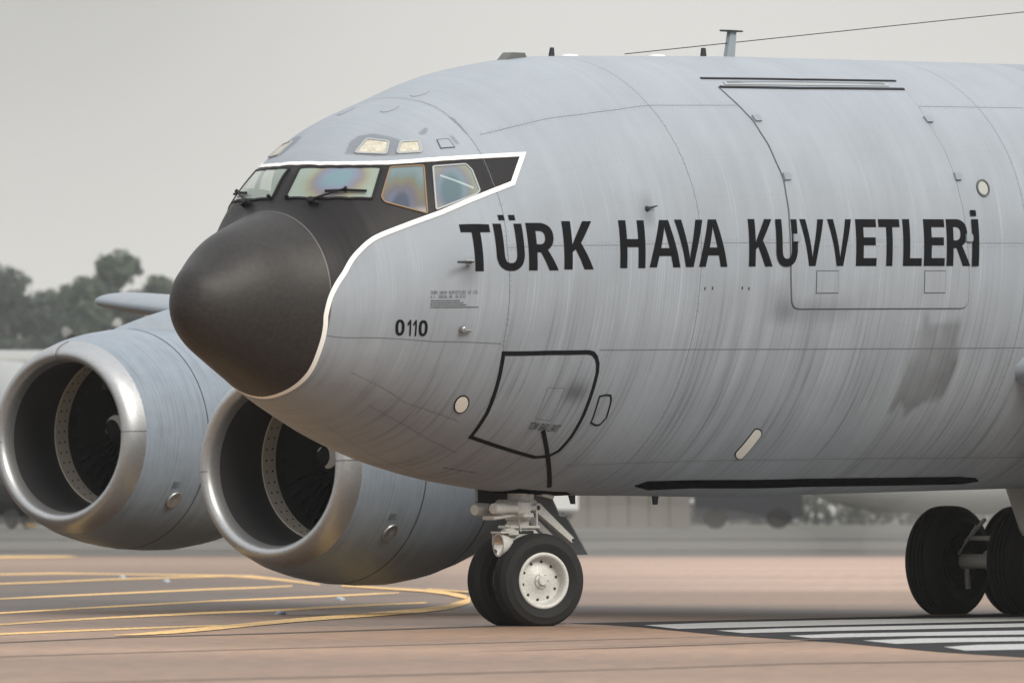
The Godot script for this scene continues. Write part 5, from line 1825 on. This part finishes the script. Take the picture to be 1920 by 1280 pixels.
func leaf_crown(s: Shape, blobs: Array, count: int, size: float, tone: Color, r: RandomNumberGenerator) -> void:
	var vol := 0.0
	for b in blobs: vol += b[1].x * b[1].y
	for b in blobs:
		var n := int(count * b[1].x * b[1].y / vol)
		var own := r.randf_range(0.8, 1.25)
		for k in n:
			var d := Vector3(r.randfn(), r.randfn(), r.randfn()).normalized()
			var rad := pow(r.randf(), 0.4) * r.randf_range(0.85, 1.12)
			var c: Vector3 = b[0] + d * (b[1] as Vector3) * rad
			var nn := (d + Vector3(r.randfn(), r.randfn() + 0.5, r.randfn()) * 0.55).normalized()
			var fr := frame_of(nn)
			var sz := size * r.randf_range(0.6, 1.3)
			var t := own * r.randf_range(0.7, 1.3)
			var col := Color(tone.r * t, tone.g * t, tone.b * t)
			var a := r.randf() * TAU
			var e1 := (fr.x * cos(a) + fr.y * sin(a)) * sz
			var e2 := (fr.y * cos(a) - fr.x * sin(a)) * sz * 0.7
			s.tri(s.p(c - e1, nn, Vector2.ZERO, col), s.p(c + e2 * 0.9 - e1 * 0.1, nn, Vector2.ZERO, col), s.p(c + e1 * 0.9 + e2 * 0.2, nn, Vector2.ZERO, col))
			s.tri(s.p(c - e1 * 0.9 - e2 * 0.2, nn, Vector2.ZERO, col), s.p(c + e1, nn, Vector2.ZERO, col), s.p(c - e2 + e1 * 0.15, nn, Vector2.ZERO, col))

func trees() -> void:
	var leaf := StandardMaterial3D.new()
	leaf.vertex_color_use_as_albedo = true
	leaf.roughness = 0.8
	leaf.backlight_enabled = true
	leaf.backlight = Color(0.05, 0.07, 0.03)
	var bark := mat(0.09, 0.075, 0.06, 0.9)
	# [x, distance, height, half width, tone, label]
	var T := [
		[-26.2, 520, 13.2, 3.4, 0, "dark round-topped tree at the left edge of the tree line"],
		[-24.6, 545, 12.6, 3.2, 1, "lower tree filling the dip behind the dark tree at the left edge"],
		[-22.9, 530, 12.4, 3.0, 1, "pale green tree left of the tallest tree, lower of the two beside it"],
		[-21.6, 515, 12.5, 2.4, 2, "green shoulder tree pressed against the tallest tree"],
		[-20.3, 520, 13.9, 2.9, 2, "tallest tree of the line, rising above the wing tip"],
		[-18.2, 522, 12.7, 2.0, 1, "narrow low tree between the tallest tree and the radome"],
		[-17.0, 530, 12.3, 2.6, 0, "last tree of the line, half hidden by the radome"],
		[-29.6, 525, 13.0, 3.2, 2, "tree just outside the left edge beyond the dark round-topped one"],
		[-14.2, 528, 12.0, 2.6, 1, "tree behind the black nose of the tanker"],
		[-23.5, 500, 7.6, 3.8, 1, "bushy low tree in front of the line, under the pale green tree"],
		[-26.8, 498, 7.4, 3.4, 0, "bushy low tree in front of the dark tree at the left edge"],
		[-19.8, 499, 7.4, 3.6, 0, "bushy low tree in front of the tallest tree, behind the wing tip"],
		[-16.4, 500, 7.0, 3.0, 1, "bushy low tree behind the top of the outboard engine pylon"],
	]
	var tones := [Color(0.027, 0.040, 0.027), Color(0.042, 0.062, 0.034), Color(0.034, 0.053, 0.030)]
	for k in T.size():
		var q: Array = T[k]
		var r := RandomNumberGenerator.new()
		r.seed = 900 + k
		var g := group(self, "broadleaf_tree", Vector3(q[0], 0.70, 100.0 - q[1]))
		tag(g, q[5], "tree", "trees in the far tree line")
		var h: float = q[2]
		var w: float = q[3]
		var tr := Shape.new()
		rod(tr, Vector3(0, -0.2, 0), Vector3(0.1, h * 0.45, 0), 0.28, 0.18, 10)
		rod(tr, Vector3(0.1, h * 0.44, 0), Vector3(0.3, h * 0.78, 0.2), 0.18, 0.06, 8)
		for j in 7:
			var a := TAU * j / 7 + r.randf()
			var y := h * r.randf_range(0.25, 0.5)
			rod(tr, Vector3(0.05, y, 0), Vector3(cos(a) * w * 0.75, y + h * r.randf_range(0.12, 0.3), sin(a) * w * 0.75), 0.10, 0.03, 6)
		part(g, "trunk", tr, bark)
		var blobs: Array = []
		var low := 0.16 if h > 9.0 else 0.06
		for j in 24:
			var f := r.randf()
			var y := lerpf(h * low, h * 0.88, f)
			var ww := w * sqrt(maxf(0.08, 1.0 - pow((f - 0.42) / 0.66, 2)))
			var a := r.randf() * TAU
			var rr := r.randf_range(0.25, 0.9) * ww
			var sz := r.randf_range(0.65, 1.25) * w * 0.36
			blobs.append([Vector3(cos(a) * rr, minf(y, h - sz * 0.8), sin(a) * rr), Vector3(sz, sz * 0.82, sz)])
		blobs.append([Vector3(0, h - w * 0.3, 0), Vector3(w * 0.42, w * 0.32, w * 0.42)])
		var c := Shape.new()
		leaf_crown(c, blobs, 6500, 0.31, tones[q[4]], r)
		part(g, "crown", c, leaf)

func airlifter() -> void:
	# a four-turboprop transport parked on the raised apron behind the outboard engine; only its nose and one propeller show
	var g := group(self, "transport_plane", Vector3(-14.4, 0.70, 100.0 - 318.0), 0.0)
	tag(g, "pale parked transport plane with dark six-bladed propellers, behind the outboard engine", "aircraft")
	var dirb := Vector3(-0.45, 0, -0.893).normalized()      # from the nose back along the fuselage
	var left := Vector3(0.893, 0, -0.45).normalized()
	var pale := mat(0.28, 0.29, 0.29, 0.5)
	var tipm := mat(0.30, 0.30, 0.30, 0.5)
	var dusk := mat(0.035, 0.036, 0.04, 0.6)
	var s := Shape.new()
	var y := 3.40
	lathe(s, Vector3(0, y - 0.25, 0), dirb, [0, 0.0, 0.03, 0.30, 0.15, 0.62, 0.5, 1.08, 1.1, 1.52, 2.0, 1.92, 3.2, 2.14, 4.5, 2.2, 18, 2.2, 24, 1.6, 29, 0.5, 30, 0], 48)
	part(g, "fuselage", s, pale)
	var b := Shape.new()
	lathe(b, Vector3(0, 1.35, 0) + dirb * 1.2, dirb, [0, 0, 0.1, 0.4, 0.8, 0.78, 2.0, 0.95, 14, 0.95, 16, 0], 32)
	part(g, "belly_fairing", b, dusk)  # a fairing whose dark colour also paints in the shade under the belly
	var ng := Shape.new()
	rod(ng, dirb * 2.6 + Vector3(0, 0.4, 0), dirb * 2.6 + Vector3(0, 1.6, 0), 0.10)
	for e in [-1.0, 1.0]:
		lathe(ng, dirb * 2.6 + Vector3(0, 0.42, 0) + left * (0.28 * e - 0.12), left, [0, 0, 0, 0.2, 0.02, 0.38, 0.06, 0.42, 0.18, 0.42, 0.22, 0.38, 0.24, 0.2, 0.24, 0], 24)
	part(g, "nose_gear", ng, dusk)
	var ck := Shape.new()
	block(ck, dirb * 2.2 + Vector3(0, 0.1, 0) + left * 0.2, Vector3(0.3, 0.14, 0.2))
	part(g, "wheel_chock", ck, mat(0.20, 0.13, 0.04, 0.7))
	var wg := Shape.new()
	var wc := dirb * 11.0 + Vector3(0, 5.35, 0)
	for q in [-1.0, 1.0]:
		rod(wg, wc, wc + left * 19.0 * q + Vector3(0, 0.3, 0), 0.42, 0.2, 16)
		rod(wg, wc + dirb * 1.6, wc + left * 19.0 * q + dirb * 0.9 + Vector3(0, 0.3, 0), 0.35, 0.15, 16)
	part(g, "wing", wg, pale)
	for k in 4:
		var z: float = [-10.2, -5.0, 5.0, 10.2][k]
		var c := wc + left * z + Vector3(0, -0.45, 0) - dirb * 1.6
		var n := Shape.new()
		lathe(n, c - dirb * 1.6, dirb, [0, 0.24, 0.3, 0.40, 1.4, 0.55, 3.6, 0.5, 4.6, 0.2, 4.7, 0], 24)
		var nm := part(g, "engine_nacelle", n, pale)
		var sp := Shape.new()
		lathe(sp, c - dirb * 2.15, dirb, [0, 0, 0.08, 0.12, 0.3, 0.22, 0.56, 0.26], 20)
		part(nm, "spinner", sp, dusk)
		for j in 6:
			var a := deg_to_rad(10.0) + TAU * j / 6
			var u := (left * cos(a) + Vector3.UP * sin(a))
			var w := u.cross(dirb).normalized()
			var bl := Shape.new()
			plate(bl, c - dirb * 1.85, u, (w * 0.85 + dirb * 0.5).normalized(), [Vector2(0.2, -0.11), Vector2(0.9, -0.19), Vector2(1.5, -0.20), Vector2(1.72, -0.18), Vector2(1.72, 0.15), Vector2(1.5, 0.16), Vector2(0.9, 0.15), Vector2(0.2, 0.1)], 0.05)
			part(nm, "propeller_blade", bl, dusk)
			var tp := Shape.new()
			plate(tp, c - dirb * 1.85, u, (w * 0.85 + dirb * 0.5).normalized(), [Vector2(1.722, -0.18), Vector2(1.95, -0.12), Vector2(2.02, 0.0), Vector2(1.95, 0.1), Vector2(1.722, 0.15)], 0.05)
			part(nm, "blade_tip", tp, tipm)

func truck(called: String, label: String, cat: String, at: Vector3, turn: float, l: float, h: float, floor_y: float, body: Material, cab: Material) -> void:
	var g := group(self, called, at, turn)
	tag(g, label, cat)
	var s := Shape.new()
	block(s, Vector3(l * 0.12, floor_y + h / 2, 0), Vector3(l * 0.76, h, 2.3), Basis.IDENTITY, 0.06)
	part(g, "box_body", s, body)
	var c := Shape.new()
	plate(c, Vector3(-l * 0.5, floor_y - 0.1, 0), Vector3(1, 0, 0), Vector3.UP, [Vector2(0.0, 0.0), Vector2(l * 0.23, 0.0), Vector2(l * 0.23, 1.9), Vector2(l * 0.08, 1.9), Vector2(0.02, 0.95)], 2.1)
	var cb := part(g, "cab", c, cab)
	var w := Shape.new()
	plate(w, Vector3(-l * 0.5, floor_y - 0.1, 0), Vector3(1, 0, 0), Vector3.UP, [Vector2(l * 0.05, 1.0), Vector2(l * 0.19, 1.0), Vector2(l * 0.19, 1.7), Vector2(l * 0.09, 1.7)], 2.12)
	part(cb, "window", w, M.dark)
	var ch := Shape.new()
	block(ch, Vector3(0, floor_y - 0.16, 0), Vector3(l * 0.94, 0.18, 1.2), Basis.IDENTITY, 0.02)
	part(g, "chassis", ch, M.dark)
	for x in [-l * 0.34, l * 0.30]:
		for z in [-0.95, 0.95]:
			var t := Shape.new()
			lathe(t, Vector3(x, 0.46, z - 0.13), Vector3(0, 0, 1), [0, 0, 0, 0.24, 0.02, 0.42, 0.05, 0.46, 0.21, 0.46, 0.24, 0.42, 0.26, 0.24, 0.26, 0], 28)
			part(g, "wheel", t, M.tyre)

func vehicles() -> void:
	var white := mat(0.56, 0.57, 0.57, 0.5)
	var dark := mat(0.018, 0.020, 0.027, 0.5)
	var beige := mat(0.15, 0.142, 0.130, 0.8)
	# a white airliner, nose to the left, its rounded underside in view below the belly
	var al := group(self, "parked_airliner", Vector3(9.1, 0.70, 100.0 - 336.0), 0.0)
	tag(al, "white parked airliner far behind the main wheels, nose towards the dark vehicle", "aircraft")
	var af := Shape.new()
	lathe(af, Vector3(0, 2.15, 0), Vector3(1, 0, 0), [0, 0, 0.05, 0.25, 0.3, 0.62, 0.9, 1.05, 1.8, 1.40, 3.0, 1.62, 4.5, 1.68, 22, 1.68, 27, 0.9, 29, 0.3, 29.1, 0], 48)
	part(al, "fuselage", af, white)
	for k in 22:
		var wn := Shape.new()
		block(wn, Vector3(4.2 + k * 0.8, 2.62, 1.615), Vector3(0.24, 0.34, 0.03), Basis(Vector3(1, 0, 0), -0.28), 0.01)
		part(al, "window", wn, M.dark)
	var cp := Shape.new()
	block(cp, Vector3(1.1, 2.75, 0.72), Vector3(0.6, 0.36, 0.5), Basis(Vector3(0, 1, 0), -0.5), 0.05)
	part(al, "cockpit_window", cp, M.dark)
	var ag := Shape.new()
	rod(ag, Vector3(14.0, 0.3, 0), Vector3(14.0, 1.0, 0), 0.1)
	for e in [-1.0, 1.0]:
		lathe(ag, Vector3(14.0, 0.36, 1.6 * e), Vector3(0, 0, 1), [0, 0, 0, 0.34, 0.04, 0.36, 0.22, 0.36, 0.26, 0.34, 0.26, 0], 20)
	rod(ag, Vector3(14.0, 0.45, -1.7), Vector3(14.0, 0.45, 1.7), 0.07)
	part(al, "main_gear", ag, M.tyre)
	truck("service_van", "white service van far behind the nose wheels", "van", Vector3(-0.15, 0.70, 100 - 344), 0.1, 4.6, 2.2, 0.55, white, white)
	# a dark four-wheel-drive, its wheels and arches in view below the belly
	var g := group(self, "utility_vehicle", Vector3(7.55, 0.70, 100 - 325), 0.0)
	tag(g, "dark blue-grey utility vehicle seen side-on far below the belly", "car")
	var s := Shape.new()
	plate(s, Vector3(0, 0, 0), Vector3(1, 0, 0), Vector3.UP, [Vector2(-1.72, 0.34), Vector2(-1.42, 0.28), Vector2(-1.34, 0.52), Vector2(-1.02, 0.68), Vector2(-0.70, 0.52), Vector2(-0.60, 0.26), Vector2(0.58, 0.30), Vector2(0.68, 0.52), Vector2(1.0, 0.68), Vector2(1.32, 0.52), Vector2(1.42, 0.28), Vector2(1.74, 0.36), Vector2(1.74, 1.75), Vector2(1.6, 1.86), Vector2(-0.55, 1.86), Vector2(-0.95, 1.2), Vector2(-1.70, 1.1)], 1.7)
	var bd := part(g, "body", s, dark)
	var w := Shape.new()
	plate(w, Vector3.ZERO, Vector3(1, 0, 0), Vector3.UP, [Vector2(-0.78, 1.22), Vector2(1.55, 1.22), Vector2(1.5, 1.72), Vector2(-0.48, 1.72)], 1.72)
	part(bd, "window", w, mat(0.12, 0.13, 0.14, 0.15))
	for x in [-1.02, 1.0]:
		for z in [-0.75, 0.75]:
			var t := Shape.new()
			lathe(t, Vector3(x, 0.37, z - 0.11), Vector3(0, 0, 1), [0, 0, 0, 0.2, 0.02, 0.34, 0.05, 0.37, 0.17, 0.37, 0.2, 0.34, 0.22, 0.2, 0.22, 0], 24)
			part(g, "wheel", t, M.tyre)
	# a ragged hedge along the perimeter, closing the view below the belly
	var hg := Shape.new()
	var hr := RandomNumberGenerator.new()
	hr.seed = 77
	var hb: Array = []
	for k in 60:
		hb.append([Vector3(-18.0 + k * 0.95 + hr.randf_range(-0.3, 0.3), hr.randf_range(0.4, 1.0), hr.randf_range(-0.6, 0.6)), Vector3(1.0, hr.randf_range(0.9, 1.5), 0.9)])
	leaf_crown(hg, hb, 9000, 0.22, Color(0.060, 0.062, 0.050), hr)
	var hm := StandardMaterial3D.new()
	hm.vertex_color_use_as_albedo = true
	hm.roughness = 0.9
	var ho := part(self, "hedge", hg, hm)
	ho.position = Vector3(0, 0.70, 100.0 - 470.0)
	tag(ho, "low ragged hedge far beyond the parked vehicles, along the edge of the airfield", "hedge")
	# a low canvas shelter
	var sh := group(self, "canvas_shelter", Vector3(4.05, 0.70, 100 - 352), 0.0)
	tag(sh, "low grey-beige canvas shelter beside the dark utility vehicle", "shelter")
	var c := Shape.new()
	plate(c, Vector3.ZERO, Vector3(1, 0, 0), Vector3.UP, [Vector2(-2.1, -0.1), Vector2(2.1, -0.1), Vector2(2.05, 1.9), Vector2(1.5, 2.7), Vector2(-1.5, 2.7), Vector2(-2.05, 1.9)], 6.0)
	part(sh, "canvas", c, beige)
	for x in [-1.4, -0.7, 0.0, 0.7, 1.4]:
		var p := Shape.new()
		rod(p, Vector3(x, -0.05, 3.02), Vector3(x, 2.6, 3.02), 0.025, 0.025, 8)
		part(sh, "pole", p, beige)
